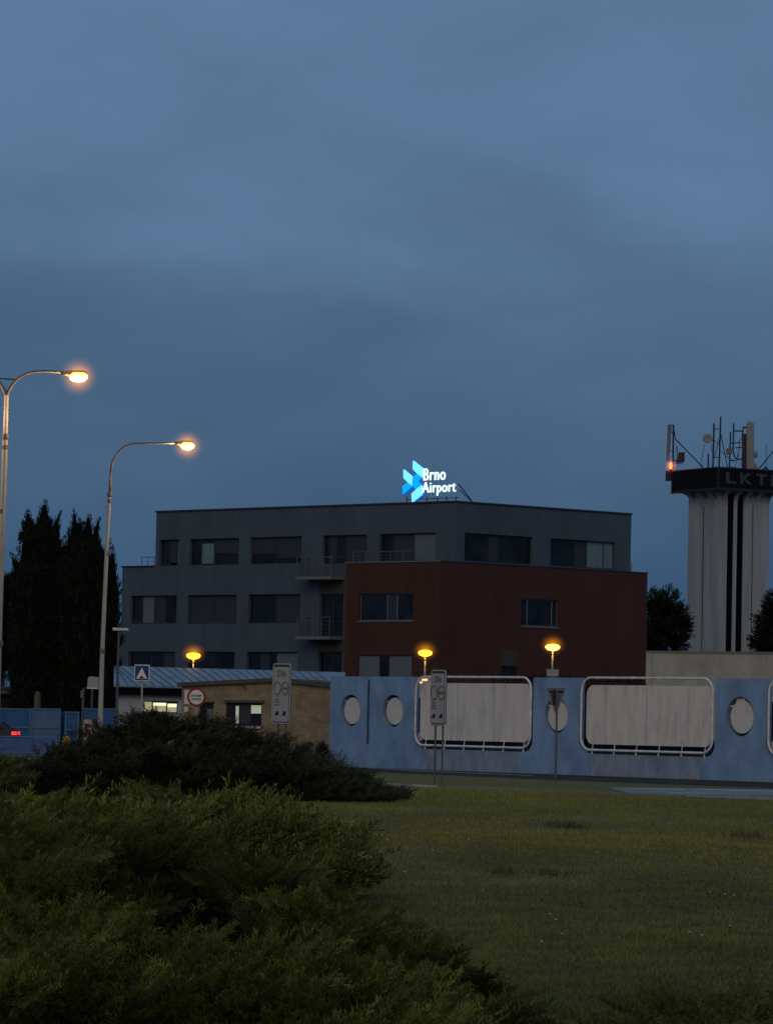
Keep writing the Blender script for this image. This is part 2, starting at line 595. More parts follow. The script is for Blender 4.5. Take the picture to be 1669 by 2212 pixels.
def text_mesh(body, size, bold=0.0, squeeze=1.0, spacing=1.0):
    """flat outline mesh of the text: returns (verts2d, faces)"""
    cu = bpy.data.curves.new('t', 'FONT')
    cu.body = body
    cu.size = size
    cu.offset = bold
    cu.space_character = spacing
    cu.resolution_u = 3
    ob = bpy.data.objects.new('t', cu)
    C.objects.link(ob)
    dg = bpy.context.evaluated_depsgraph_get()
    me = bpy.data.meshes.new_from_object(ob.evaluated_get(dg))
    vs = [(v.co.x * squeeze, v.co.y) for v in me.vertices]
    fs = [tuple(p.vertices) for p in me.polygons]
    bpy.data.objects.remove(ob)
    bpy.data.curves.remove(cu)
    bpy.data.meshes.remove(me)
    return vs, fs


def put_text(mb, body, size, place, thick, bold=0.0, squeeze=1.0, fit=None, spacing=1.0):
    """place(x, y, depth) -> 3D; letters get a front face and a body; fit = (x0, x1, y0, y1) of cap box"""
    vs, fs = text_mesh(body, size, bold, squeeze, spacing)
    xs = [v[0] for v in vs]
    ys = [v[1] for v in vs]
    if fit:
        x0, x1, y0, y1 = fit
        sx = (x1 - x0) / (max(xs) - min(xs))
        sy = (y1 - y0) / (max(ys) - min(ys))
        mx, my = min(xs), min(ys)
        vs = [(x0 + (x - mx) * sx, y0 + (y - my) * sy) for x, y in vs]
    n = len(vs)
    V = [place(x, y, 0) for x, y in vs] + [place(x, y, thick) for x, y in vs]
    Fc = list(fs) + [tuple(i + n for i in f[::-1]) for f in fs]
    cnt = {}
    for f in fs:
        for i in range(len(f)):
            e = (f[i], f[(i + 1) % len(f)])
            cnt[e] = 1
    for (a, b) in cnt:
        if (b, a) not in cnt:
            Fc.append((a, b, b + n, a + n))
    mb.add(V, Fc)


# ------------------------------------------------------------------ world, warm fill
w = bpy.data.worlds.new('World')
sc.world = w
w.use_nodes = True
nt = w.node_tree
bg = nt.nodes['Background']
tc = nt.nodes.new('ShaderNodeTexCoord')
sp = nt.nodes.new('ShaderNodeSeparateXYZ')
nt.links.new(tc.outputs['Generated'], sp.inputs[0])


def wnoise(scale_vec, scale, detail, lo, hi, a, b_, dist=0.3):
    mp = nt.nodes.new('ShaderNodeMapping')
    mp.inputs['Scale'].default_value = scale_vec
    mp.inputs['Location'].default_value = (3.1, 1.7, 0.4)
    nt.links.new(tc.outputs['Generated'], mp.inputs['Vector'])
    nz = nt.nodes.new('ShaderNodeTexNoise')
    nz.inputs['Scale'].default_value = scale
    nz.inputs['Detail'].default_value = detail
    nz.inputs['Distortion'].default_value = dist
    nt.links.new(mp.outputs[0], nz.inputs['Vector'])
    mr = nt.nodes.new('ShaderNodeMapRange')
    mr.interpolation_type = 'SMOOTHSTEP'
    mr.inputs['From Min'].default_value = lo
    mr.inputs['From Max'].default_value = hi
    mr.inputs['To Min'].default_value = a
    mr.inputs['To Max'].default_value = b_
    nt.links.new(nz.outputs['Fac'], mr.inputs['Value'])
    return mr.outputs[0]


def wmath(op, a, b_):
    n = nt.nodes.new('ShaderNodeMath')
    n.operation = op
    for i, x in enumerate((a, b_)):
        if isinstance(x, (int, float)): n.inputs[i].default_value = x
        else: nt.links.new(x, n.inputs[i])
    return n.outputs[0]


# bands of cloud: height is displaced by a broad soft noise, then read through a ramp
warp = wnoise((1.0, 1.0, 2.2), 7.0, 4, 0.25, 0.75, -0.024, 0.024)
zz = wmath('ADD', sp.outputs['Z'], warp)
zn = wmath('MULTIPLY', zz, 4.0)        # 0..0.25 -> 0..1
ramp = nt.nodes.new('ShaderNodeValToRGB')
ramp.color_ramp.interpolation = 'B_SPLINE'
stops = [(0.0, (47, 77, 110)), (0.12, (55, 86, 119)), (0.24, (64, 94, 124)), (0.36, (68, 97, 127)),
         (0.47, (74, 103, 133)), (0.57, (88, 119, 151)), (0.80, (89, 121, 153)), (1.0, (85, 116, 148))]
els = ramp.color_ramp.elements
els[0].position, els[0].color = stops[0][0], (*lin(stops[0][1]), 1)
els[1].position, els[1].color = stops[-1][0], (*lin(stops[-1][1]), 1)
for p_, c_ in stops[1:-1]:
    e = els.new(p_)
    e.color = (*lin(c_), 1)
nt.links.new(zn, ramp.inputs['Fac'])
c1 = wnoise((1.0, 1.0, 3.0), 9.0, 3, 0.25, 0.75, 0.93, 1.07, 0.4)
c2 = wnoise((1.0, 1.0, 2.4), 20.0, 5, 0.3, 0.7, 0.975, 1.025, 0.5)
cm = wmath('MULTIPLY', c1, c2)
mul = nt.nodes.new('ShaderNodeVectorMath')
mul.operation = 'SCALE'
nt.links.new(ramp.outputs['Color'], mul.inputs[0])
nt.links.new(cm, mul.inputs['Scale'])
sky = nt.nodes.new('ShaderNodeTexSky')
sky.sky_type = 'NISHITA'
sky.sun_disc = False
sky.sun_elevation = R(1.0)
sky.sun_rotation = R(215)
skm = nt.nodes.new('ShaderNodeVectorMath')
skm.operation = 'SCALE'
skm.inputs['Scale'].default_value = 0.004
nt.links.new(sky.outputs[0], skm.inputs[0])
ad = nt.nodes.new('ShaderNodeVectorMath')
ad.operation = 'ADD'
nt.links.new(mul.outputs[0], ad.inputs[0])
nt.links.new(skm.outputs[0], ad.inputs[1])
nt.links.new(ad.outputs[0], bg.inputs['Color'])
bg.inputs['Strength'].default_value = 1.0

sd = bpy.data.lights.new('warm_fill', 'SUN')  # added soft warm fill from behind the camera, for unseen street lamps
sd.energy = 0.55
sd.angle = R(35)
sd.color = (1.0, 0.74, 0.46)
so = bpy.data.objects.new('warm_fill', sd)
C.objects.link(so)
sdir = Vector((0.15, 1.0, -0.50))
so.rotation_euler = sdir.to_track_quat('-Z', 'Y').to_euler()


def lamp_light(name, loc, power, col, parent, radius=0.12, spot=None):
    ld = bpy.data.lights.new(name, 'SPOT' if spot else 'POINT')
    ld.energy = power
    ld.color = col
    ld.shadow_soft_size = radius
    if spot:
        ld.spot_size = R(spot)
        ld.spot_blend = 0.6
    lo = bpy.data.objects.new(name, ld)
    C.objects.link(lo)
    inv = W[parent.name].inverted()
    lo.location = inv @ Vector(loc)
    lo.parent = parent
    return lo


# ------------------------------------------------------------------ ground
def ground_mat():
    m, nt, b = newmat('meadow')
    tc = nt.nodes.new('ShaderNodeTexCoord')
    sp = nt.nodes.new('ShaderNodeSeparateXYZ')
    nt.links.new(tc.outputs['Object'], sp.inputs[0])
    n1 = nt.nodes.new('ShaderNodeTexNoise')
    n1.inputs['Scale'].default_value = 0.5
    n1.inputs['Detail'].default_value = 6
    nt.links.new(tc.outputs['Object'], n1.inputs['Vector'])
    a = nt.nodes.new('ShaderNodeMath')
    a.operation = 'MULTIPLY_ADD'
    a.inputs[1].default_value = 14
    nt.links.new(n1.outputs['Fac'], a.inputs[0])
    nt.links.new(sp.outputs['Y'], a.inputs[2])
    mr = nt.nodes.new('ShaderNodeMapRange')
    mr.inputs['From Min'].default_value = 10 + 7
    mr.inputs['From Max'].default_value = 140 + 7
    nt.links.new(a.outputs[0], mr.inputs['Value'])
    cr = nt.nodes.new('ShaderNodeValToRGB')
    st = [(0.0, (0.100, 0.104, 0.042)), (0.22, (0.114, 0.124, 0.055)), (0.31, (0.132, 0.138, 0.056)), (0.37, (0.160, 0.145, 0.062)),
          (0.47, (0.162, 0.152, 0.060)), (0.54, (0.158, 0.160, 0.055)), (0.75, (0.150, 0.150, 0.058)), (1.0, (0.14, 0.138, 0.065))]
    e = cr.color_ramp.elements
    e[0].position, e[0].color = 0, (*st[0][1], 1)
    e[1].position, e[1].color = 1, (*st[-1][1], 1)
    for p_, c_ in st[1:-1]:
        x = e.new(p_)
        x.color = (*c_, 1)
    nt.links.new(mr.outputs[0], cr.inputs['Fac'])
    n2 = nt.nodes.new('ShaderNodeTexNoise')
    n2.inputs['Scale'].default_value = 4.0
    n2.inputs['Detail'].default_value = 8
    n2.inputs['Roughness'].default_value = 0.7
    nt.links.new(tc.outputs['Object'], n2.inputs['Vector'])
    c2 = nt.nodes.new('ShaderNodeMapRange')
    c2.inputs['From Min'].default_value = 0.3
    c2.inputs['From Max'].default_value = 0.7
    c2.inputs['To Min'].default_value = 0.62
    c2.inputs['To Max'].default_value = 1.25
    nt.links.new(n2.outputs['Fac'], c2.inputs['Value'])
    mx = nt.nodes.new('ShaderNodeVectorMath')
    mx.operation = 'SCALE'
    nt.links.new(cr.outputs['Color'], mx.inputs[0])
    nt.links.new(c2.outputs[0], mx.inputs['Scale'])
    nt.links.new(mx.outputs[0], b.inputs['Base Color'])
    b.inputs['Roughness'].default_value = 1.0
    b.inputs['Specular IOR Level'].default_value = 0.02
    return m


M['meadow'] = ground_mat()
g = MB().quad((-2500, -200, 0), (2500, -200, 0), (2500, 4500, 0), (-2500, 4500, 0)).build('ground', M['meadow'])
tag(g, kind='structure')


def sheet(name, pts, z, m):
    mb = MB()
    mb.add([(p[0], p[1], z) for p in pts], [tuple(range(len(pts)))])
    o = mb.build(name, m)
    return tag(o, kind='structure')


def gp(u, v):
    p = ground(u, v)
    return (p.x, p.y)


# ------------------------------------------------------------------ blue perimeter wall
WL = Vector((at(712, 1557, 139.5).x, 139.5, 0))
WR = Vector((at(1669, 1577, 121.0).x, 121.0, 0))
wp = Plane(WL, WR)
wz_top = 3.38
TH = 0.24
wall = empty('perimeter_wall', tuple(WL), 0, 'pale blue concrete wall with round holes, pale panels and white tube frames', 'wall')


def sect(us_poly, m, name='wall_section', holes=()):
    """blue section from a polygon in (a,z) minus round holes, thickness TH"""
    import bmesh
    pts = us_poly
    loops = [pts] + [[(cx + r * math.cos(2 * math.pi * k / 32), cz + r * math.sin(2 * math.pi * k / 32)) for k in range(32)] for (cx, cz, r) in holes]
    from mathutils.geometry import tessellate_polygon
    tri = tessellate_polygon([[Vector((p[0], p[1], 0)) for p in lp] for lp in loops])
    flat = [p for lp in loops for p in lp]
    n = len(flat)
    mb = MB()
    V = [wp.p(a, z, 0) for a, z in flat] + [wp.p(a, z, TH) for a, z in flat]
    Fs = [tuple(t) for t in tri] + [tuple(i + n for i in t[::-1]) for t in tri]
    b = 0
    for lp in loops:
        k = len(lp)
        Fs += [(b + i, b + (i + 1) % k, b + (i + 1) % k + n, b + i + n) for i in range(k)]
        b += k
    mb.add(V, Fs)
    return mb.build(name, m, wall)


def wa(u, v=1560): return wp.sz(u, v)[0]
def wz(u, v): return wp.sz(u, v)[1]


def arc(cx, cz, r, a0, a1, n=8):
    return [(cx + r * math.cos(R(a0 + (a1 - a0) * i / n)), cz + r * math.sin(R(a0 + (a1 - a0) * i / n))) for i in range(n + 1)]


RAD = 0.42
openings = []
step = wa(1256) - wa(892)            # the bay repeats along the wall
for (u0, u1) in ((893, 1150), (1250, 1543)):
    openings.append((wa(u0), wa(u1)))
openings.append((wa(1654), wa(1654) + (openings[1][1] - openings[1][0])))
zb = 0.5 * (wz(1020, 1620) + wz(1390, 1632))
bases = [(wa(911), wa(1121)), (wa(1276), wa(1512))]
ob = openings[2]
bases.append((ob[0] + 0.4, ob[1] - 0.4))
holes_c = [(758 - 1.5, 1535, 0.60), (848, 1536, 0.60), (1200, 1546, 0.63), (1597, 1548.5, 0.66)]


def hole(i):
    u, v, r = holes_c[i]
    a, z = wp.sz(u, v)
    return (a, z, r)


# section 1 (left end)
o1, o2, o3 = openings
b1, b2, b3 = bases


def pier(aL, bL, aR, bR, leftend=None, holes=()):
    """outline: left side is an opening's right edge (or the wall's end), right side the next opening's left edge"""
    P = []
    if leftend is not None:
        P += [(leftend, 0), ]
        topL = (leftend, wz_top)
    else:
        P += [(bL, 0), (bL, zb)]
        P += arc(aL - RAD, zb + RAD, RAD, -90, 0) if bL < aL - RAD + 1e-3 else [(aL, zb + RAD)]
        topL = (aL, wz_top)
    top = [topL, (aR, wz_top)]
    right = arc(aR + RAD, zb + RAD, RAD, 180, 270) if bR > aR + RAD - 1e-3 else [(aR, zb + RAD)]
    return P + top + right + [(bR, zb), (bR, 0)]


def cleanp(P):
    out = []
    for p in P:
        if not out or (abs(p[0] - out[-1][0]) + abs(p[1] - out[-1][1])) > 1e-4:
            out.append(p)
    return out


# make the base edges clear the fillets
b1 = (max(b1[0], o1[0] + RAD + .01), min(b1[1], o1[1] - RAD - .01))
b2 = (max(b2[0], o2[0] + RAD + .01), min(b2[1], o2[1] - RAD - .01))
b3 = (o3[0] + RAD + .01, o3[1] - RAD - .01)
secs = [(None, None, o1[0], b1[0], 0.0, [hole(0), hole(1)]),
        (o1[1], b1[1], o2[0], b2[0], None, [hole(2)]),
        (o2[1], b2[1], o3[0], b3[0], None, [hole(3)])]
for (aL, bL, aR, bR, le, hs) in secs:
    if le is not None:
        # split at the groove so that the joint is a real slot
        ga = wa(795)
        P = [(0, 0), (0, wz_top), (ga - 0.05, wz_top), (ga - 0.05, wz(795, 1470)), (ga + 0.05, wz(795, 1470)), (ga + 0.05, wz_top)]
        P = [(0, 0), (0, wz_top)] + [(aR, wz_top)] + arc(aR + RAD, zb + RAD, RAD, 180, 270) + [(bR, zb), (bR, 0)]
        s_ = sect(cleanp(P), M['blue_wall'], holes=hs)
        mb = MB()
        mb.pbox(wp, ga - 0.045, ga + 0.045, wz(795, 1606), wz(795, 1468), -0.012, 0.02)
        mb.build('joint', M['blue_dark'], s_)
    else:
        sect(cleanp(pier(aL, bL, aR, bR, None)), M['blue_wall'], holes=hs)
# continues out of the frame
P = [(b3[1], 0), (b3[1], zb)] + arc(o3[1] - RAD, zb + RAD, RAD, -90, 0) + [(o3[1], wz_top), (o3[1] + 3, wz_top), (o3[1] + 3, 0)]
sect(cleanp(P), M['blue_wall'])
for (ba, bb), (oa, obb) in zip((b1, b2, b3), openings):
    mb = MB()
    mb.pbox(wp, ba + 0.004, bb - 0.004, 0, zb - 0.004, 0.012, TH - 0.02)
    mb.build('base_section', M['blue_worn'], wall, label='low grey faded section of the wall under the pale panel')
# discs hung in the round holes
for i in range(4):
    a, z, r = hole(i)
    mb = MB()
    rr = r * 0.83
    cz_ = z
    n = 36
    poly = [wp.p(a + rr * math.cos(2 * math.pi * k / n), cz_ + rr * math.sin(2 * math.pi * k / n), 0.10) for k in range(n)]
    mb.prism(poly, -wp.n * 0.05)
    if i == 3:
        mb.pbox(wp, a - 0.30, a + 0.12, cz_ + rr * 0.8, cz_ + rr * 1.12, 0.105, 0.145)
    d_ = mb.build('disc', M['disc'], wall)
    mb = MB()
    mb.pbox(wp, a - r - 0.02, a - rr * 0.85, cz_ + 0.32, cz_ + 0.38, 0.11, 0.14)
    mb.pbox(wp, a + rr * 0.85, a + r + 0.02, cz_ + 0.32, cz_ + 0.38, 0.11, 0.14)
    mb.build('bracket', M['white_tube'], d_)
    mb = MB()
    mb.pbox(wp, a - r * 1.25, a + r * 1.25, z - r * 1.2, z + r * 1.2, TH + 0.01, TH + 0.06)
    mb.build('backing', M['blue_dark'], wall)


def rrect(a0, a1, z0, z1, r, n=8):
    return (arc(a0 + r, z0 + r, r, 180, 270, n) + arc(a1 - r, z0 + r, r, 270, 360, n) +
            arc(a1 - r, z1 - r, r, 0, 90, n) + arc(a0 + r, z1 - r, r, 90, 180, n))


for k, (oa, obb) in enumerate(openings):
    pa0, pa1 = oa + 0.30, obb - 0.22
    pz0, pz1 = zb + 0.33, wz_top - 0.22 - 0.03 * k
    # pale concrete panel
    mb = MB()
    poly = [wp.p(a, z, 0.06) for a, z in rrect(pa0, pa1, pz0, pz1, 0.34)]
    mb.prism(poly, -wp.n * 0.08)
    pn = mb.build('pale_panel', M['wall_panel'], wall)
    for ja in ((0.36, 0.69) if k != 1 else (0.17, 0.5, 0.83)):
        mb = MB()
        aj = pa0 + (pa1 - pa0) * ja
        mb.pbox(wp, aj - 0.008, aj + 0.008, pz0 + 0.02, pz1 - 0.02, -0.0215, -0.0195)
        mb.build('joint', M['concrete_warm'], pn)
    # white tube frame in front of it
    t0, t1, tz0, tz1 = oa + 0.14, obb - 0.08, zb + 0.13, wz_top + 0.0
    mb = MB()
    mb.tube([wp.p(a, z, -0.03) for a, z in rrect(t0, t1, tz0, tz1, 0.46, 10)], 0.043, 10, closed=True)
    tf = mb.build('tube_frame', M['white_tube'], wall, smooth=True)
    for j in range(6):
        a = t0 + 0.55 + (t1 - t0 - 0.95) * j / 5
        mb = MB()
        mb.tube([wp.p(a, zb - 0.02, 0.0), wp.p(a, tz0, -0.0)], 0.028, 6)
        mb.tube([wp.p(a, tz0, 0.01), wp.p(a, pz0 + 0.03, 0.05)], 0.016, 6)
        mb.build('bracket', M['white_tube'], tf)
    # dark backing in the gap below the panel
    mb = MB()
    mb.pbox(wp, oa - 0.2, obb + 0.2, 0.02, pz0 + 0.25, TH + 0.35, TH + 0.42)
    mb.pbox(wp, oa - 0.2, oa + 0.55, pz0 + 0.25, wz_top - 0.75, TH + 0.12, TH + 0.18) 
    mb.build('backing', M['blue_dark'], wall)

# ------------------------------------------------------------------ strips at the foot of the wall, road, kerbs
wlx = lambda Y: WL + (WR - WL) * ((139.5 - Y) / 18.5)


def along(a, off):
    p = wp.p(a, 0, -off)
    return (p.x, p.y)


L_ = wp.len
sheet('verge_strip', [along(-4, 0.0), along(L_ + 14, 0.0), gp(1800, 1709), gp(1669, 1702.5), gp(1400, 1693), gp(1100, 1680.5), gp(850, 1669.5), gp(700, 1663.5), gp(640, 1660)], 0.008, M['dirt'])
sheet('pavement', [gp(655, 1655), gp(712, 1656), along(0.1, 0.05), gp(900, 1667), gp(1150, 1677), gp(1150, 1675.5), gp(900, 1664.5), gp(660, 1652)], 0.016, M['kerb'])
# road on the right, narrowing as it curves out of sight behind the lawn
road = [gp(1308, 1702), gp(1420, 1702.5), gp(1560, 1704.5), gp(1669, 1707), gp(1760, 1709), gp(1760, 1734), gp(1669, 1730), gp(1560, 1726), gp(1440, 1721), gp(1375, 1718), gp(1345, 1711)]
sheet('road', road, 0.012, M['asphalt'])
for a_, b_, c_, d_ in (((1320, 1702.3), (1500, 1706), (1500, 1708), (1320, 1703.6)), ((1480, 1705.0), (1700, 1710), (1700, 1711.6), (1480, 1706.6)),
                       ((1440, 1713.5), (1580, 1714.5), (1580, 1716.5), (1440, 1714.6)), ((1560, 1722), (1700, 1727), (1700, 1728.5), (1560, 1723.2))):
    sheet('road_marking', [gp(*a_), gp(*b_), gp(*c_), gp(*d_)], 0.016, M['kerb_white'])


def kerb(pts, wdt=0.22, h=0.09, m='kerb'):
    mb = MB()
    for i in range(len(pts) - 1):
        a, b_ = Vector((*gp(*pts[i]), 0)), Vector((*gp(*pts[i + 1]), 0))
        t = (b_ - a).normalized()
        n_ = Vector((t.y, -t.x, 0)) * wdt
        mb.prism([a, b_, b_ + n_, a + n_], (0, 0, h))
    o = mb.build('kerb', M[m])
    return tag(o, kind='structure')


kerb([(815, 1694), (880, 1697), (945, 1700.5)], 0.25, 0.04, 'kerb_white')
kerb([(972, 1702.5), (1100, 1707), (1250, 1713), (1373, 1719), (1480, 1723)], 0.18, 0.06)
kerb([(1060, 1687), (1150, 1690), (1310, 1697)], 0.08, 0.03)
sheet('path', [gp(-60, 1643), gp(52, 1641), gp(48, 1650), gp(20, 1662), gp(-60, 1668)], 0.012, M['kerb'])
kerb([(-60, 1640), (120, 1634.5)], 0.2, 0.06)

# ------------------------------------------------------------------ main office building
CB = Vector((at(975, 1562, 202).x, 202, 0))
Lp = Vector((at(337, 1549, 218).x, 218, 0))
tL = (CB - Lp).normalized()
Rp_ = Vector((at(1362, 1571, 209.7).x, 209.7, 0))
tR = Vector((math.cos(R(40)), math.sin(R(40)), 0))
# left face plane starts at the lower block's left end
dl = ray(262, 1340)
tmp = Plane((Lp.x, Lp.y), (CB.x, CB.y))
aL0 = tmp.sz(262, 1340)[0]
L0 = tmp.p(aL0, 0)
fl = Plane((L0.x, L0.y), (CB.x, CB.y))
fr_ = Plane((CB.x, CB.y), (CB.x + tR.x, CB.y + tR.y))
bld = empty('office_building', (CB.x, CB.y, 0), 0, 'grey three storey office block with a dark red lower wing and strip windows', 'building')

A = fl.len                              # corner position along left face
aTop = fl.sz(337, 1160)[0]
zRoof = 0.5 * (fl.sz(400, 1105.2)[1] + fl.sz(960, 1086)[1])
zLow = fl.sz(264, 1226)[1]
aR1 = fr_.sz(1362, 1160)[0]
print('roof', zRoof, 'low', zLow, 'A', A, 'R', aR1)


def hrect(pl, u0, v0, u1, v1):
    um, vm = (u0 + u1) / 2, (v0 + v1) / 2
    return [pl.sz(u0, vm)[0], pl.sz(u1, vm)[0], pl.sz(um, v1)[1], pl.sz(um, v0)[1]]


rows = {}
Lw = [  # u0, v0, u1, v1, cuts, kinds, row
    (344, 1168, 387, 1223, [0.42, 0.82], ['glass', [('blind_dim', 0.1, 1)], 'pale_pane'], 3),
    (410, 1162, 516, 1224, [0.2, 0.46], ['glass', [('glass', 0.85, 1), ('pale_pane', 0.03, 0.85)], [('blind_dim', 0.45, 1), ('glass', 0, 0.45)]], 3),
    (540.5, 1159, 651, 1221, [0.48], [[('blind_dim', 0.4, 1), ('glass', 0, 0.4)], [('blind_dim', 0.2, 1), ('glass', 0, 0.2)]], 3),
    (696, 1154, 792, 1211, [0.12, 0.28, 0.5], ['glass', 'blind_dim', 'glass', 'blind_dim'], 3),
    (819, 1153, 941, 1210, [0.22, 0.58], ['glass', 'blind_dim', 'blind'], 3),
    (282, 1286, 381.5, 1347, [0.22, 0.48, 0.72], ['glass', 'blind', 'blind_dim', 'glass'], 2),
    (405, 1285, 511, 1347, [0.5], ['blind_dim', 'blind_dim'], 2),
    (536, 1284, 648, 1347, [0.5], ['glass', 'blind_dim'], 2),
    (277, 1406, 378, 1462, [0.46, 0.72], ['glass', 'glass', 'blind_dim'], 1),
    (404, 1408, 507, 1462, [0.5], ['glass', 'glass'], 1),
    (532, 1409, 642, 1462, [0.24, 0.42, 0.55], ['glass', 'blind_dim', 'glass', 'blind'], 1),
]
hL = [hrect(fl, *x[:4]) for x in Lw]
for r_ in (1, 2, 3):
    ids = [i for i, x in enumerate(Lw) if x[6] == r_]
    z0 = sum(hL[i][2] for i in ids) / len(ids)
    z1 = sum(hL[i][3] for i in ids) / len(ids)
    for i in ids: hL[i][2], hL[i][3] = z0, z1
    rows[r_] = (z0, z1)
rows[1] = (rows[1][1] - (rows[2][1] - rows[2][0]), rows[1][1])
for i, x in enumerate(Lw):
    if x[6] == 1: hL[i][2] = rows[1][0]
# balcony doors
dA0, dA1 = fl.sz(690, 1330)[0], fl.sz(741, 1330)[0]
zF2, zF3 = fl.sz(700, 1377)[1], fl.sz(700, 1248)[1]
door3 = [fl.sz(701, 1220)[0], fl.sz(743, 1220)[0], zF3 + 0.06, hL[3][2]]
door2 = [dA0, dA1, zF2 + 0.06, fl.sz(715, 1284)[1]]
door1 = [fl.sz(687, 1430)[0], fl.sz(738, 1430)[0], 0.3, fl.sz(712, 1408)[1]]
holesL = hL + [door3, door2, door1]
mb = MB()
facade(mb, fl, 0, A, 0, zLow, [h for h in holesL if h[3] < zLow] , 0.3)
facade(mb, fl, aTop, A, zLow, zRoof, [[h[0], h[1], max(h[2], zLow), h[3]] for h in holesL if h[3] > zLow], 0.3)
# right face
Rw = [(1003, 1154, 1150, 1219, [0.38, 0.52], ['glass', 'blind_dim', 'glass']),
      (1188, 1168, 1329, 1226, [0.4, 0.58, 0.84], ['glass', 'blind_dim', 'pale_pane', [('pale_pane', 0, 1)]])]
hR = [hrect(fr_, *x[:4]) for x in Rw]
for h in hR: h[2], h[3] = rows[3]
facade(mb, fr_, 0, aR1, 0, zRoof, hR, 0.3)
# remaining walls and roofs
bk = 9.0
Lb, Cb, Rb = fl.p(aTop, 0), fl.p(A, 0), fr_.p(aR1, 0)
nb = Vector((0.0, 1, 0))
def vquad(a, b, z0, z1): mb.quad((a.x, a.y, z0), (b.x, b.y, z0), (b.x, b.y, z1), (a.x, a.y, z1))
LbB = fl.p(aTop, 0, bk); L0B = fl.p(0, 0, bk); RbB = fr_.p(aR1, 0, bk); L0f = fl.p(0, 0)
vquad(Lb, LbB, zLow, zRoof); vquad(L0f, L0B, 0, zLow); vquad(Rb, RbB, 0, zRoof)
bkc = Vector((CB.x - 0.5, CB.y + bk + 6, 0))
vquad(LbB, bkc, 0, zRoof); vquad(bkc, RbB, 0, zRoof); vquad(L0B, LbB, 0, zLow)
wall_o = mb.build('wall', M['grey_render'], bld)
# dark interior behind the windows
mb = MB()
mb.quad(fl.p(0.3, 0.1, 0.6), fl.p(A - 0.6, 0.1, 0.6), fl.p(A - 0.6, zLow - 0.1, 0.6), fl.p(0.3, zLow - 0.1, 0.6))
mb.build('interior', M['room'], bld)
mb = MB()
mb.quad(fl.p(aTop + .3, zLow, 0.6), fl.p(A - 0.6, zLow, 0.6), fl.p(A - 0.6, zRoof - .2, 0.6), fl.p(aTop + .3, zRoof - .2, 0.6))
mb.build('interior', M['room'], bld)
mb = MB()
mb.quad(fr_.p(0.6, 0.1, 0.6), fr_.p(aR1 - .3, 0.1, 0.6), fr_.p(aR1 - .3, zRoof - .2, 0.6), fr_.p(0.6, zRoof - .2, 0.6))
mb.build('interior', M['room'], bld)
mb = MB()
for z, pts in ((zRoof - 0.25, [Lb, Cb, Rb, RbB, bkc, LbB]), (zLow - 0.2, [L0f, Lb, LbB, L0B])):
    mb.add([(p.x, p.y, z) for p in pts], [tuple(range(len(pts)))])
mb.build('roof', M['coping'], bld)
mb = MB()
mb.pbox(fl, aTop - 0.05, A - 0.0, zRoof + 0.002, zRoof + 0.10, -0.06, 0.35)
mb.pbox(fr_, 0.0, aR1 + 0.05, zRoof + 0.002, zRoof + 0.10, -0.062, 0.35)
mb.pbox(fl, -0.05, aTop - 0.06, zLow + 0.002, zLow + 0.09, -0.06, 0.35)
mb.build('coping', M['coping'], bld)
for x, h in zip(Lw, hL):
    window(bld, fl, h, x[4], x[5])
for x, h in zip(Rw, hR):
    window(bld, fr_, h, x[4], x[5])
window(bld, fl, door3, [0.25, 0.6], ['glass', 'blind_dim', 'glass'], name='balcony_door')
window(bld, fl, door2, [0.5], ['glass', 'glass'], name='balcony_door')
window(bld, fl, door1, [0.5], ['glass', 'glass'], name='door')
# brownish recess over the door
mb = MB()
mb.pbox(fl, dA0 - 0.05, dA1 + 0.02, door2[3] + 0.01, zF3 - 0.12, -0.012, 0.02)
mb.build('wall_band', M['soffit'], bld)
mb = MB()
mb.pbox(fl, dA0 - 0.05, dA1 + 0.02, door1[3] + 0.01, zF2 - 0.12, -0.012, 0.02)
mb.build('wall_band', M['soffit'], bld)

# red wing
D1, D2 = 1.35, 0.3
rl = Plane(tuple(fl.p(0, 0, -D1))[:2], tuple(fl.p(A, 0, -D1))[:2])
rr_ = Plane(tuple(fr_.p(-6, 0, -D2))[:2], tuple(fr_.p(0, 0, -D2))[:2])
# corner of the wing = crossing of the two planes
dd = rl.t.x * rr_.t.y - rl.t.y * rr_.t.x
q = rr_.o - rl.o
ac = (q.x * rr_.t.y - q.y * rr_.t.x) / dd
RC = rl.p(ac, 0)
arl = rl.sz(745, 1330)[0]
rpl = Plane((rl.p(arl, 0).x, rl.p(arl, 0).y), (RC.x, RC.y))
rpr = Plane((RC.x, RC.y), (RC.x + rr_.t.x, RC.y + rr_.t.y))
a_r_end = rpr.sz(1396, 1330)[0]
zRed = 0.5 * (rpl.sz(840, 1213.5)[1] + rpr.sz(1200, 1229)[1])
print('red', zRed, rpl.len, a_r_end)
r1 = hrect(rpl, 775, 1281, 892, 1341)
if r1[1] > rpl.len - 0.25: r1[1] = rpl.len - 0.25
r2 = hrect(rpr, 1125, 1294, 1206, 1354)
r3 = hrect(rpl, 772, 1415, 889, 1470)
if r3[1] > rpl.len - 0.25: r3[1] = rpl.len - 0.25
r4 = hrect(rpr, 1082, 1440, 1117, 1466)
mb = MB()
facade(mb, rpl, 0, rpl.len, 0, zRed, [r1, r3], 0.22)
facade(mb, rpr, 0, a_r_end, 0, zRed, [r2, r4], 0.22)
a, b_ = rpl.p(0, 0), rpl.p(0, 0, D1 - 0.01)
vquad(a, b_, 0, zRed)
a, b_ = rpr.p(a_r_end, 0), rpr.p(a_r_end, 0, 6)
vquad(a, b_, 0, zRed)
c_, d_ = fr_.p(aR1 + 0.01, 0, 0.02), rpr.p(a_r_end, 0, 6)
redw = mb.build('red_wing', M['red_render'], bld)
mb = MB()
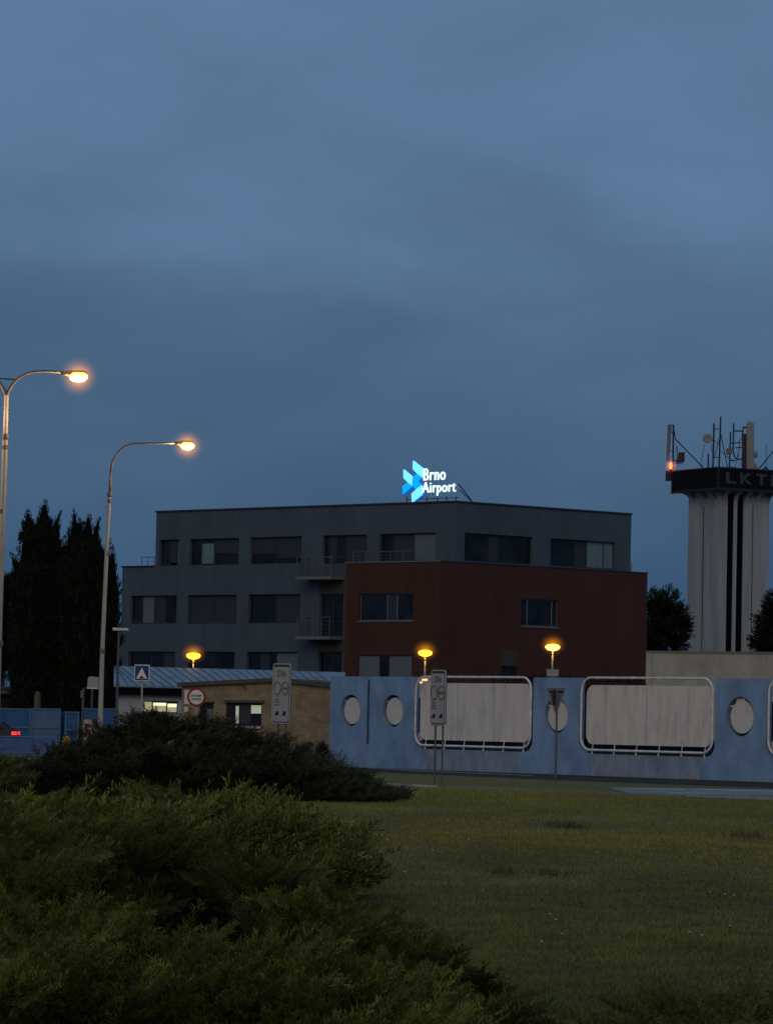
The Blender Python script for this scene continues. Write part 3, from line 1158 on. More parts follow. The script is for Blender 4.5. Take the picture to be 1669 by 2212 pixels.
mb.add([tuple(rpl.p(0, zRed - .12)), tuple(RC + Vector((0, 0, zRed - .12))), tuple(rpr.p(a_r_end, zRed - .12)), tuple(rpr.p(a_r_end, zRed - .12, 6)), tuple(fr_.p(aR1, zRed - .12, .4)), tuple(fl.p(A, zRed - .12, 0.4)), tuple(rpl.p(0, zRed - .12, D1))], [tuple(range(7))])
mb.build('terrace', M['slab'], bld)
mb = MB()
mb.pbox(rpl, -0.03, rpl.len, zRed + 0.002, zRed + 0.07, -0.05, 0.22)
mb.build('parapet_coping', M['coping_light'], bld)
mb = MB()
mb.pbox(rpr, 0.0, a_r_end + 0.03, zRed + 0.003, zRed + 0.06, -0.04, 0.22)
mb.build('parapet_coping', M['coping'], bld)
mb = MB()
for pl_, h in ((rpl, r1), (rpl, r3), (rpr, r2), (rpr, r4)):
    mb = MB()
    mb.pbox(pl_, h[0] - .2, h[1] + .2, h[2] - .2, h[3] + .2, 0.5, 0.55)
    mb.build('interior', M['room'], bld)
window(bld, rpl, r1, [0.5, 0.68], ['glass', 'blind_dim', 'glass'], 0.2, sill=True, fmat='frame_grey')
window(bld, rpr, r2, [0.2, 0.85], ['glass', 'glass', 'glass'], 0.2, sill=True, fmat='frame_grey')
window(bld, rpl, r3, [0.40, 0.57], ['blind', 'glass', 'blind'], 0.12, name='shutter_window')
window(bld, rpr, r4, [0.5], ['glass', 'glass'], 0.2)
mb = MB()
gr = hrect(rpr, 1082, 1405, 1117, 1438)
mb.pbox(rpr, gr[0], gr[1], gr[2], gr[3], -0.03, 0.0)
mb.build('vent_panel', M['soffit'], bld)


def railing(pl, a0, a1, z0, z1, depth, npost, name='railing', parent=bld, sides=None, m='rail_steel', bars=4, r=0.024):
    mb = MB()
    mb.tube([pl.p(a0, z1, depth), pl.p(a1, z1, depth)], r * 1.25, 6)
    for i in range(npost + 1):
        a = a0 + (a1 - a0) * i / npost
        mb.tube([pl.p(a, z0, depth), pl.p(a, z1, depth)], r, 6)
    for j in range(bars):
        z = z0 + (z1 - z0) * (j + 1) / (bars + 1)
        mb.tube([pl.p(a0, z, depth), pl.p(a1, z, depth)], r * 0.4, 5)
    if sides:
        for a in (a0, a1):
            mb.tube([pl.p(a, z1, depth), pl.p(a, z1, sides)], r, 6)
            for j in range(bars):
                z = z0 + (z1 - z0) * (j + 1) / (bars + 1)
                mb.tube([pl.p(a, z, depth), pl.p(a, z, sides)], r * 0.4, 5)
    return mb.build(name, M[m], parent)


for zf, vr, u1 in ((zF3, 1196, 745), (zF2, 1332.5, 741)):
    ba, bb = fl.sz(668, vr + 30)[0], fl.sz(u1 + 4, vr + 30)[0]
    mb = MB()
    mb.pbox(fl, ba, bb - 0.15, zf - 0.14, zf + 0.02, -1.1, -0.003)
    s_ = mb.build('balcony_slab', M['slab'], bld)
    zr = zf + 1.1
    o = railing(fl, ba + 0.05, bb - 0.2, zf, zr, -1.05, 4, parent=s_, sides=-0.02)
railing(rpl, 0.25, (rpl.sz(890, 1196)[0]), zRed + 0.06, zRed + 0.62, 0.3, 5, bars=2)
railing(fl, fl.sz(293, 1215)[0], fl.sz(333, 1215)[0], zLow + 0.1, zLow + 0.62, 0.5, 3, bars=1, r=0.02)
railing(fr_, fr_.sz(1364, 1230)[0], fr_.sz(1376, 1230)[0], zRed, zRed + 0.55, 0.5, 1, bars=1, r=0.02)

# ------------------------------------------------------------------ rooftop sign
sgp = Plane(tuple(fl.p(A - 12, 0, 0.8))[:2], tuple(fl.p(A, 0, 0.8))[:2])
sg_base = sgp.p(sgp.sz(925, 1080)[0], zRoof)
sgn = empty('rooftop_sign', (sg_base.x, sg_base.y, zRoof - 0.2), 0, 'glowing Brno Airport lettering with a bright blue arrow logo on the office roof', 'sign')


def zc(x, y):                       # survey sheet of the sign -> sight line
    return sgp.sz(833.2 + x * 0.11095, 975.2 + y * 0.11095)


logo = [('logo_light', [(530, 180), (708, 325), (704, 497), (610, 430), (525, 345)]),
        ('logo_blue', [(527, 505), (610, 430), (704, 497), (612, 583), (698, 662), (590, 740), (515, 668)]),
        ('logo_light', [(345, 350), (527, 505), (515, 668), (430, 600), (345, 520)]),
        ('logo_blue', [(430, 600), (515, 668), (335, 832), (330, 680)]),
        ('logo_light', [(698, 662), (695, 840), (510, 990), (500, 825), (590, 740)])]
import itertools
for i, (mk, poly) in enumerate(logo):
    mb = MB()
    p3 = [sgp.p(*zc(x, y), -0.01 * (1 + i % 2) - 0.02) for x, y in poly]
    mb.prism(p3, -sgp.n * 0.12)
    mb.build('logo_panel', M[mk], sgn, label='pale cyan logo piece' if mk == 'logo_light' else 'bright blue logo piece')
mb = MB()
for i, (mk, poly) in enumerate(logo):
    cx = sum(p[0] for p in poly) / len(poly)
    cy = sum(p[1] for p in poly) / len(poly)
    big = []
    for x, y in poly:
        d = math.hypot(x - cx, y - cy)
        big.append((cx + (x - cx) * (d + 30) / d - 22, cy + (y - cy) * (d + 26) / d + 2))
    mb.prism([sgp.p(*zc(x, y), 0.11 + 0.012 * i) for x, y in big], -sgp.n * 0.1)
mb.build('logo_edge', M['logo_edge'], sgn)
for body, (x0, x1, yt, yb) in (('Brno', (735, 1160, 335, 572)), ('Airport', (712, 1358, 600, 872))):
    mb = MB()
    a0, z1 = zc(x0, yt)
    a1, _ = zc(x1, yt)
    zt = zc((x0 + x1) / 2, yt - 12)[1]
    zb_ = zc((x0 + x1) / 2, yb - 12)[1]
    put_text(mb, body, 1.0, lambda x, y, d: sgp.p(x, y, d - 0.04), 0.08, bold=0.0, fit=(a0, a1, zb_, zt), spacing=1.1)
    mb.build('lettering', M['letter_white'], sgn)
mb = MB()
for u in (872, 893, 915, 938, 958, 978):
    a, z = sgp.sz(u, 1070)
    mb.tube([sgp.p(a, zRoof - 0.2, 0.25), sgp.p(a, z - 0.05, 0.25)], 0.03, 5)
a0, a1 = sgp.sz(870, 1070)[0], sgp.sz(985, 1070)[0]
for vv in (1076,):
    z = sgp.sz(940, vv)[1]
    mb.tube([sgp.p(a0, z, 0.24), sgp.p(a1, z, 0.24)], 0.022, 5)
e1 = sgp.p(sgp.sz(984, 1044)[0], sgp.sz(984, 1044)[1], 0.2)
e2 = sgp.p(sgp.sz(1006, 1084)[0], zRoof - 0.2, 0.9)
mb.tube([e1, e2], 0.035, 5)
e3 = sgp.p(sgp.sz(993, 1085)[0], zRoof - 0.2, 1.6)
mb.tube([sgp.p(a1, sgp.sz(975, 1058)[1], 0.25), e3], 0.025, 5)
mb.build('support_frame', M['steel_dark'], sgn)

# ------------------------------------------------------------------ control tower
TS = 5.72
kY = 252.0
pk = at(1550, 1010, kY)
th_r = R(28.9)
trd = Vector((math.cos(th_r), math.sin(th_r), 0))
tld = Vector((-math.sin(th_r), math.cos(th_r), 0))
center = Vector((pk.x, kY, 0)) + trd * TS / 2 + tld * TS / 2
tower = empty('control_tower', tuple(center), 0, 'tall ribbed concrete tower with a black band lettered LKTB round its top', 'tower')
zt1 = at(1550, 1009, kY).z
zt0 = at(1550, 1057, kY).z


def sq(side):                       # front-corner and the two visible planes of a square of this side
    k = center - trd * side / 2 - tld * side / 2
    l_ = k + tld * side
    r_ = k + trd * side
    return Plane((l_.x, l_.y), (k.x, k.y)), Plane((k.x, k.y), (r_.x, r_.y))


S2 = 4.0
sl, sr = sq(S2)
mb = MB()


def uspan(pl, x0, x1, y=1300):       # columns measured on the tower
    return pl.sz(1360.3 + x0 * .2511, 864 + y * .2511)[0], pl.sz(1360.3 + x1 * .2511, 864 + y * .2511)[0]


def clampa(pl, x0, x1, lo=0.03, hi=None):
    a, b = uspan(pl, x0, x1)
    return max(a, lo), min(b, (hi or S2) - 0.03)


zs0, zs1 = 0, zt0 - 0.02
gl = [clampa(sl, 614, 630), clampa(sl, 560, 566)]
gr_ = [clampa(sr, 832, 884), clampa(sr, 915, 968), clampa(sr, 1046, 1054)]
zg = zt0 - 0.9
facade(mb, sl, 0, S2, 0, zs1, [(a, b, 0.5, zg) for a, b in gl], 0.10)
facade(mb, sr, 0, S2, 0, zs1, [(a, b, 0.5, zg + (0.75 if i < 2 else 0)) for i, (a, b) in enumerate(gr_)], 0.05)
for i in (0, 1):
    a = center + (trd if i == 0 else -trd) * S2 / 2
k1 = center + trd * S2 / 2 + tld * S2 / 2
k2 = center + trd * S2 / 2 - tld * S2 / 2
k3 = center - trd * S2 / 2 + tld * S2 / 2
vquad(k2, k1, 0, zs1); vquad(k1, k3, 0, zs1)
shaft = mb.build('shaft', M['concrete'], tower)
mb = MB()
for pl_, gs, dpt in ((sl, gl, 0.10), (sr, gr_, 0.05)):
    for a, b in gs:
        mb.pbox(pl_, a - 0.02, b + 0.02, 0.45, zt0 - 0.1, dpt + 0.001, dpt + 0.03)
mb.build('groove_back', M['groove'], shaft)
# shallow ribs
mb = MB()
for pl_, xs in ((sl, [(525, 606), (634, 720), (728, 770)]), (sr, [(795, 826), (888, 911), (975, 1036), (1090, 1195)])):
    for x0, x1 in xs:
        a, b = clampa(pl_, x0, x1)
        if b - a > 0.05:
            mb.pbox(pl_, a, b, 0, zt0 - 0.45, -0.03, 0.0)
mb.build('rib', M['concrete'], shaft)
# consoles flaring out under the deck
for pl_, xs in ((sl, [530, 625, 715, 775]), (sr, [800, 898, 985, 1080, 1195])):
    for x in xs:
        a, b = clampa(pl_, x - 13, x + 13)
        if b <= a: a, b = (0.03, 0.18) if b < 1 else (S2 - 0.18, S2 - 0.03)
        prof = []
        zt = zt0 - 0.02
        for i in range(7):
            w_ = R(90 * i / 6)
            prof.append((0.62 - 0.62 * math.sin(w_), zt - 0.85 * (1 - math.cos(w_)) - 0.12 if i else zt - 0.12))
        poly = [pl_.p(a, zt, 0.05), pl_.p(a, zt, -0.66)]
        poly += [pl_.p(a, z, -o_ - 0.04) for o_, z in prof] + [pl_.p(a, zt - 1.1, 0.05)]
        mb = MB()
        mb.prism(poly, pl_.t * (b - a))
        mb.build('console', M['concrete'], tower)
pL, pR = sq(TS)
mb = MB()
deck_pts = [center + trd * sx * TS / 2 + tld * sy * TS / 2 for sx, sy in ((-1, -1), (1, -1), (1, 1), (-1, 1))]
mb.prism([(p.x, p.y, zt0) for p in deck_pts], (0, 0, zt1 - zt0))
deck = mb.build('deck', M['deck_black'], tower)
mb = MB()
for pl_ in (pL, pR):
    mb.pbox(pl_, -0.03 if pl_ is pL else 0.0, TS, zt1 - 0.07, zt1 + 0.03, -0.05, -0.002)
    mb.pbox(pl_, 0, TS, zt0 - 0.06, zt0 + 0.14, -0.06, -0.002)
mb.pbox(pR, 0.0, 0.10, zt0 + .14, zt1 - .07, -0.045, -0.003)
mb.pbox(pL, TS - 0.10, TS, zt0 + .14, zt1 - .07, -0.045, -0.003)
mb.pbox(pL, 0.0, 0.12, zt0 + .14, zt1 - .07, -0.045, -0.003)
mb.build('deck_trim', M['deck_trim'], tower)
# letters: L K T B round the deck
zl1, zl0 = zt1 - 0.30, zt1 - 1.08
lp0 = pR.sz(1565, 1032)[0]
spans = [(1566, 1588), (1597, 1624), (1631, 1655), (1663, 1688)]
for ch, (u0, u1) in zip('LKTB', spans):
    a0, a1 = pR.sz(u0, 1032)[0], pR.sz(u1, 1032)[0]
    a1 = min(a1, TS - 0.1)
    mb = MB()
    put_text(mb, ch, 1.0, lambda x, y, d: pR.p(x, y, d - 0.05), 0.04, bold=0.035, fit=(a0, a1, zl0, zl1))
    mb.build('letter', M['letter_dim'], tower)

def tz(x, y, Y):                     # antenna survey, zoomed sheet of the tower top
    return at(1432.0 + x * 0.1420, 888.8 + y * 0.1420, Y)


def tpipe(pts, r, Y, mb=None, n=6):
    mb = mb or MB()
    Ys = Y if isinstance(Y, (list, tuple)) else [Y] * len(pts)
    mb.tube([tz(x, y, yy) for (x, y), yy in zip(pts, Ys)], r, n)
    return mb


def antenna(name, x, y, Y, label, cat='antenna', group=None):
    p = tz(x, y, Y)
    return empty(name, (p.x, p.y, p.z), 0, label, cat, group)


Yc = center.y
YL = pL.o.y
an = antenna('panel_antenna', 100, 900, YL, 'tall pale panel antenna on a dark outrigger at the left corner of the tower deck', group='antennas on the tower deck')
mb = MB()
p0, p1 = tz(60, 880, YL), tz(100, 200, YL)
mb.prism([tz(45, 760, YL), tz(88, 760, YL), tz(128, 200, YL), tz(68, 200, YL)], (0, 0.2, 0))
mb.build('antenna_panel', M['antenna_grey'], an)
mb = MB()
tpipe([(145, 880), (150, 205)], 0.06, YL + 0.3, mb)
tpipe([(150, 205), (178, 420)], 0.035, YL + 0.3, mb)
tpipe([(75, 205), (150, 205)], 0.03, YL + 0.2, mb)
tpipe([(180, 420), (600, 850)], 0.04, [YL + 0.3, Yc - 1.0], mb)
tpipe([(90, 600), (145, 600)], 0.025, YL + 0.2, mb)
tpipe([(90, 320), (145, 320)], 0.025, YL + 0.2, mb)
mb.build('mast', M['steel_dark'], an)
mb = MB()
mb.prism([tz(38, 905, YL), tz(150, 900, YL), tz(115, 1055, YL), tz(38, 1055, YL)], (0, 0.4, 0))
mb.build('bracket_box', M['deck_trim'], an)
bc = antenna('warning_light', 110, 880, YL - .3, 'small glowing red aircraft warning light at the left corner of the tower deck', 'warning light')
p = tz(112, 828, YL - 0.3)
mb = MB()
mb.ell(p, 0.11, 0.11, 0.26, 14, 8)
mb.build('lens', M['red_beacon'], bc, smooth=True)
mb = MB()
mb.lathe((p.x, p.y, p.z - 0.36), [(0.09, 0), (0.09, 0.14)], 12)
mb.build('lamp_base', M['steel_dark'], bc)
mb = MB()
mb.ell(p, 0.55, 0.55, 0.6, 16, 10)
mb.build('halo', M['halo_red'], bc, smooth=True)
lamp_light('warning_light_lamp', p + Vector((0, -0.3, 0)), 5, (1, 0.1, 0.03), bc, 0.05)

bx = antenna('radio_unit', 205, 800, YL + 1, 'small reddish radio box on a thin post beside the warning light', 'radio unit', 'antennas on the tower deck')
mb = MB()
mb.prism([tz(215, 780, YL + 1), tz(322, 770, YL + 1), tz(325, 615, YL + 1), tz(232, 622, YL + 1)], (0, 0.3, 0))
mb.build('radio_box', M['antenna_red'], bx, bevel=0.03)
mb = MB()
tpipe([(205, 790), (207, 520)], 0.035, YL + 1, mb)
tpipe([(150, 750), (210, 752)], 0.05, YL + 1, mb)
tpipe([(190, 795), (300, 795)], 0.03, YL + 1, mb)
mb.build('post', M['steel_dark'], bx)

ds = antenna('dish_antenna', 600, 840, Yc - 1, 'round pale dish on thin struts in the middle of the tower deck', group='antennas on the tower deck')
mb = MB()
p = tz(668, 412, Yc - 1)
mb.lathe(p, [(0.02, 0.0), (0.26, -0.02), (0.325, -0.04), (0.33, 0.02), (0.2, 0.18), (0.05, 0.24)], 28, 'Y')
mb.build('dish', M['antenna_white'], ds, smooth=True)
mb = MB()
tpipe([(625, 500), (568, 790)], 0.02, Yc - .8, mb)
tpipe([(720, 500), (745, 640)], 0.02, Yc - .8, mb)
tpipe([(590, 810), (570, 850)], 0.04, Yc - .8, mb)
tpipe([(700, 430), (765, 440)], 0.04, Yc - .8, mb)
mb.build('strut', M['steel_dark'], ds)

ms = antenna('lattice_mast', 770, 850, Yc, 'dark two legged lattice mast, tallest thing on the tower deck', 'mast', 'masts on the tower deck')
mb = MB()
tpipe([(750, 850), (768, 180)], 0.06, Yc, mb)
tpipe([(845, 850), (870, 80)], 0.055, Yc, mb)
tpipe([(768, 268), (865, 265)], 0.035, Yc, mb)
tpipe([(765, 705), (850, 700)], 0.03, Yc, mb)
tpipe([(775, 700), (862, 360)], 0.028, Yc, mb)
tpipe([(775, 440), (850, 510)], 0.02, Yc, mb)
tpipe([(870, 340), (975, 850)], 0.035, Yc, mb)
tpipe([(860, 590), (1000, 720)], 0.025, Yc, mb)
mb.build('mast_frame', M['steel_dark'], ms)
st = antenna('whip_antenna', 680, 850, Yc - 1.2, 'short dark post standing alone left of the lattice mast', group='antennas on the tower deck')
tpipe([(678, 860), (680, 640)], 0.055, Yc - 1.2).build('post', M['steel_dark'], st)

lm = antenna('ladder_mast', 1060, 850, Yc, 'dark ladder shaped mast leaning against the tall white antenna', 'mast', 'masts on the tower deck')
mb = MB()
tpipe([(1058, 600), (1068, 180)], 0.05, Yc, mb)
tpipe([(1058, 600), (1085, 700), (1120, 735), (1200, 720)], 0.05, Yc, mb)
tpipe([(1003, 850), (1020, 310)], 0.05, Yc, mb)
tpipe([(1068, 295), (1200, 300)], 0.05, Yc, mb)
tpipe([(1020, 480), (1200, 478)], 0.04, Yc, mb)
tpipe([(1080, 555), (1200, 548)], 0.04, Yc, mb)
tpipe([(1200, 300), (1195, 400), (1130, 480)], 0.03, Yc, mb)
tpipe([(1125, 740), (1160, 500)], 0.025, Yc, mb)
tpipe([(1085, 860), (1130, 640)], 0.02, Yc, mb)
tpipe([(1010, 740), (1090, 750)], 0.05, Yc, mb)
tpipe([(1010, 850), (1100, 850)], 0.03, Yc, mb)
mb.build('mast_frame', M['steel_dark'], lm)
mb = MB()
mb.prism([tz(960, 650, Yc - .3), tz(1040, 660, Yc - .3), tz(1045, 550, Yc - .3), tz(955, 560, Yc - .3)], (0, 0.25, 0))
mb.build('radio_box', M['antenna_grey'], lm, bevel=0.03)

wa_ = antenna('panel_antenna', 1300, 850, Yc - .5, 'tallest and widest white panel antenna, right of the ladder mast', group='antennas on the tower deck')
mb = MB()
mb.prism([tz(1265, 880, Yc - .5), tz(1375, 890, Yc - .5), tz(1378, 175, Yc - .5), tz(1290, 140, Yc - .5), tz(1265, 185, Yc - .5)], (0, 0.3, 0))
mb.build('antenna_panel', M['antenna_white'], wa_, bevel=0.04)
mb = MB()
mb.prism([tz(1190, 830, Yc - .3), tz(1262, 860, Yc - .3), tz(1262, 360, Yc - .3), tz(1205, 330, Yc - .3)], (0, 0.3, 0))
mb.build('cable_housing', M['antenna_red'], wa_, bevel=0.03)
mb = MB()
tpipe([(1205, 240), (1280, 245)], 0.06, Yc - .2, mb)
tpipe([(1215, 350), (1270, 350)], 0.05, Yc - .2, mb)
tpipe([(1195, 860), (1260, 865)], 0.10, Yc - .2, mb)
tpipe([(1215, 240), (1200, 330), (1215, 860)], 0.05, Yc - .1, mb)
mb.build('bracket', M['steel_dark'], wa_)
mb = MB()
p = tz(1398, 655, Yc - .2)
mb.ell(p, 0.16, 0.16, 0.26, 14, 8)
mb.build('cover', M['antenna_white'], wa_, smooth=True)
mb = MB()
p = tz(1390, 850, Yc - .2)
mb.ell((p.x, p.y, p.z - 0.05), 0.2, 0.16, 0.34, 14, 8)
mb.build('cover', M['antenna_white'], wa_, smooth=True)
br = antenna('stay_antenna', 1440, 880, Yc, 'thin whip with a slanting dark stay at the right of the tower deck', group='antennas on the tower deck')
mb = MB()
tpipe([(1440, 890), (1669, 600), (1900, 300)], 0.045, Yc, mb)
tpipe([(1560, 870), (1560, 500)], 0.018, Yc, mb)
tpipe([(1500, 900), (1552, 850), (1600, 905)], 0.08, Yc, mb)
mb.build('mast', M['steel_dark'], br)

# ------------------------------------------------------------------ pale concrete annexe right of the red wing
ax = Plane((at(1393, 1571, 184).x, 184.0), (at(1720, 1578, 180).x, 180.0))
zax = ax.sz(1500, 1411)[1]
an2 = empty('concrete_annexe', tuple(ax.o), 0, 'low flat beige concrete building in front of the tower and right of the red wing', 'building')
mb = MB()
mb.pbox(ax, 0, ax.len, 0, zax, 0, 8)
mb.build('wall', M['concrete_warm'], an2)
mb = MB()
mb.pbox(ax, -0.04, ax.len, zax + 0.002, zax + 0.10, -0.05, 1)
mb.build('coping', M['slab'], an2)
mb = MB()
mb.pbox(ax, 0.0, 0.30, 0, zax - 0.004, -0.06, -0.002)
mb.build('pilaster', M['concrete_warm'], an2)
mb = MB()
mb.pbox(ax, ax.sz(1652, 1430)[0], ax.sz(1652, 1430)[0] + 0.05, 0, zax - .004, -0.02, -0.002)
mb.build('pilaster', M['concrete_warm'], an2)

# ------------------------------------------------------------------ brick building
bp_ = Plane((at(392, 1550, 147).x, 147.0), (at(730, 1557, 145).x, 145.0))
bh = empty('brick_building', tuple(bp_.o), 0, 'low ochre brick building with a shallow dark eaves line, left of the blue wall', 'building')
zpk = bp_.sz(596, 1473)[1]
zl_, zr2 = bp_.sz(393, 1483)[1], bp_.sz(730, 1486)[1]
apk = bp_.sz(596, 1473)[0]
wh = [hrect(bp_, 488, 1518, 565, 1568), hrect(bp_, 431, 1518, 461, 1575)]
mb = MB()
zflat = min(zl_, zr2) - 0.02
facade(mb, bp_, 0, bp_.len, 0, zflat, wh, 0.18)
mb.add([bp_.p(0, zflat), bp_.p(bp_.len, zflat), bp_.p(bp_.len, zr2), bp_.p(apk, zpk), bp_.p(0, zl_)], [(0, 1, 2, 3, 4)])
vquad(bp_.p(0, 0), bp_.p(0, 0, 7), 0, zl_)
vquad(bp_.p(bp_.len, 0), bp_.p(bp_.len, 0, 7), 0, zr2)
mb.build('wall', M['brick'], bh)
mb = MB()
for (a0, z0, a1, z1) in ((-0.15, zl_ - 0.01, apk, zpk), (apk, zpk, bp_.len + 0.1, zr2)):
    mb.prism([bp_.p(a0, z0 + .003, -0.18), bp_.p(a1, z1 + .003, -0.18), bp_.p(a1, z1 + 0.16, -0.18), bp_.p(a0, z0 + 0.16, -0.18)], -bp_.n * 7.2)
mb.build('roof', M['fascia'], bh)
mb = MB()
for h in wh:
    mb = MB()
    mb.pbox(bp_, h[0] - .1, h[1] + .1, h[2] - .1, h[3] + .1, 0.5, 0.54)
    mb.build('interior', M['room'], bh)
f_ = window(bh, bp_, wh[0], [0.23, 0.36, 0.66], ['glass', [('tube_cool', 0.05, 0.9)], 'blind_dim', [('glass', 0.0, 0.5), ('tube_cool', 0.55, 0.95)]], 0.15, 0.05, True, 'sign_dark')
mb = MB()
mb.pbox(bp_, wh[0][0] - 0.06, wh[0][1] + 0.1, wh[0][3] + 0.0, wh[0][3] + 0.10, -0.10, -0.003)
mb.build('shade_box', M['fascia'], f_)
mb = MB()
mb.pbox(bp_, wh[0][0] - 0.02, wh[0][1], wh[0][2] - 0.09, wh[0][2] - 0.004, -0.12, -0.003)
mb.build('sill', M['sign_bright'], f_)
f_ = window(bh, bp_, wh[1], [0.45], ['glass', [('glass', .8, 1), ('blind', 0.0, 0.8)]], 0.15, 0.05, False, 'sign_dark')
mb = MB()
mb.pbox(bp_, wh[1][0], wh[1][1] + 0.05, wh[1][3] + 0.0, wh[1][3] + 0.05, -0.10, -0.003)
mb.build('shade_box', M['fascia'], f_)
mb = MB()
a0, z0 = bp_.sz(398, 1540); a1, z1 = bp_.sz(410, 1490)
mb.pbox(bp_, a0, a1, z0 + 0.35, z1, -0.03, -0.003)
mb.pbox(bp_, a0, a1 - .05, z0 + .05, z0 + 0.25, -0.03, -0.003)
mb.build('poster', M['sign_bright'], bh)
cm_ = at(535, 1548, 144)
mb = MB()
a0, z0 = bp_.sz(528, 1490)
pcam = bp_.p(bp_.sz(530, 1482)[0], bp_.sz(530, 1482)[1], -0.2)
mb.tube([pcam + Vector((0, .2, 0.05)), pcam, pcam + Vector((0.12, -0.05, -0.1))], 0.03, 6)
mb.build('bracket', M['fascia'], bh)

# ------------------------------------------------------------------ long metal-roofed building behind it
kp = Plane((at(240, 1547, 163).x, 163.0), (at(735, 1558, 168).x, 168.0))
lb = empty('metal_roof_building', tuple(kp.o), 0, 'long low white building with a pale blue standing seam metal roof', 'building')
ze = kp.sz(300, 1485)[1]
h_lb = hrect(kp, 312, 1514, 386, 1540)
mb = MB()
facade(mb, kp, 0.25, kp.len, 0, ze, [h_lb], 0.2)
vquad(kp.p(.25, 0), kp.p(.25, 0) + Vector((0.5, 8, 0)), 0, ze)
mb.build('wall', M['plaster'], lb)
bkp = Plane(tuple(kp.p(0, 0, 4.5))[:2], tuple(kp.p(kp.len, 0, 4.5))[:2])
zrdg = bkp.sz(400, 1446)[1]
ov = 0.35
mb = MB()
A_, B_ = kp.p(-0.05, ze, -ov), kp.p(kp.len, ze, -ov)
rg0, rg1 = bkp.sz(247, 1443)[0], bkp.sz(745, 1458)[0]
C2_, D2_ = bkp.p(rg1, zrdg), bkp.p(rg0, zrdg)
mb.prism([A_, B_, C2_, D2_], (0, 0, 0.07))
E_, F2_ = C2_ + Vector((0.2, 5, ze - zrdg)), D2_ + Vector((0.3, 5, ze - zrdg))
mb.prism([D2_, C2_, E_, F2_], (0, 0, 0.068))
roof = mb.build('roof', M['seam_roof'], lb)
mb = MB()
n_s = 26
for i in range(n_s):
    f0 = (i + 0.5) / n_s
    a = kp.len * f0
    up = Vector((0, 0, 0.075))
    p0 = kp.p(a + 0.0, ze, -ov) + up
    p1 = bkp.p(rg0 + max(0.02, (a - 1.3) / kp.len * (rg1 - rg0)), zrdg) + up
    mb.tube([p0, p1], 0.028, 4)
mb.build('seam', M['seam'], roof)
mb = MB()
mb.pbox(kp, 0.0, kp.len, ze - 0.30, ze - 0.01, -ov - 0.02, -ov + 0.04)
mb.pbox(kp, 0.0, kp.len, ze - 0.32, ze - 0.305, -ov, 0)
mb.build('eaves', M['groove'], lb)
f_ = window(lb, kp, h_lb, [0.26, 0.68], [[('room_lit', 0, 1)], [('tube_lit', 0.62, 0.92), ('room_lit', 0, 0.62)], [('room_lit', 0, 0.5), ('tube_lit', 0.5, 0.85)]], 0.15, 0.05, False, 'gate_blue')
mb = MB()
mb.pbox(kp, h_lb[0] - .2, h_lb[1] + .2, h_lb[2] - .2, h_lb[3] + .2, 0.5, 0.54)
mb.build('interior', M['room'], lb)

# ------------------------------------------------------------------ street lamps
def px(Y): return Y / 8000.0


def street_lamp(Y, pole_pts, arm_pts, head, label, r0, r1, rt, collars, twin=None, power=420):
    """pole_pts bottom->top survey points, arm points, head (u, v) centre of the bowl"""
    base = at(pole_pts[0][0], pole_pts[0][1], Y)
    g = empty('street_lamp', (base.x, Y, 0), 0, label, 'street lamp', 'tall street lamps on the left')
    P = [at(u, v, Y) for u, v in pole_pts]
    # bring the pole down to the ground along its own axis
    d = (P[0] - P[1]).normalized()
    foot = P[0] + d * (P[0].z / -d.z)
    P = [foot] + P
    n = len(P)
    rad = [r0, r0] + [r1 + (rt - r1) * i / max(1, n - 3) for i in range(n - 2)]
    mb = MB()
    mb.tube(P, rad, 14)
    mb.build('pole', M['pole'], g, smooth=True)
    for (u, v, r) in collars:
        c = at(u, v, Y)
        mb = MB()
        mb.lathe((c.x, c.y, c.z - 0.08), [(r * .8, 0), (r, 0.03), (r, 0.12), (r * .8, 0.16)], 14)
        mb.build('collar', M['pole_top'], g)
    arms = [(arm_pts, head)] + ([twin] if twin else [])
    for ap, hd in arms:
        mb = MB()
        Q = [at(u, v, Y) for u, v in ap]
        # smooth the bend
        S = []
        for i in range(len(Q) - 1):
            S.append(Q[i])
            S.append((Q[i] + Q[i + 1]) / 2)
        S.append(Q[-1])
        S = [S[0]] + [(S[i - 1] + S[i] * 2 + S[i + 1]) / 4 for i in range(1, len(S) - 1)] + [S[-1]]
        mb.tube(S, [rt * 0.9 + (0.032 - rt * .9) * min(1, i / 6) for i in range(len(S))], 10)
        mb.build('arm', M['pole_top'], g, smooth=True)
        c = at(hd[0], hd[1], Y)
        L = hd[2]
        sgn_ = 1 if ap[-1][0] < hd[0] else -1
        # housing: flattened shell above the bowl
        mb = MB()
        mb.ell((c.x, c.y, c.z + 0.11), L * 0.50, 0.14, 0.05, 20, 8, -0.1, 1.0)
        mb.tube([(c.x - sgn_ * L * 0.95, c.y, c.z + 0.07), (c.x - sgn_ * L * 0.35, c.y, c.z + 0.08)], [0.04, 0.09], 10)
        hsg = mb.build('lamp_housing', M['pole_top'], g, smooth=True)
        mb = MB()
        mb.ell((c.x, c.y, c.z - 0.0), L * 0.54, 0.18, 0.125, 20, 12, -1.0, 0.85)
        mb.build('bowl', M['bulb'], g, smooth=True)
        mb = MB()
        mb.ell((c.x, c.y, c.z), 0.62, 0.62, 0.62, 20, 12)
        mb.build('halo', M['halo'], g, smooth=True)
        lamp_light('street_lamp_light', (c.x, c.y, c.z - 0.28), power, (1.0, 0.58, 0.22), g, 0.15)
    return g


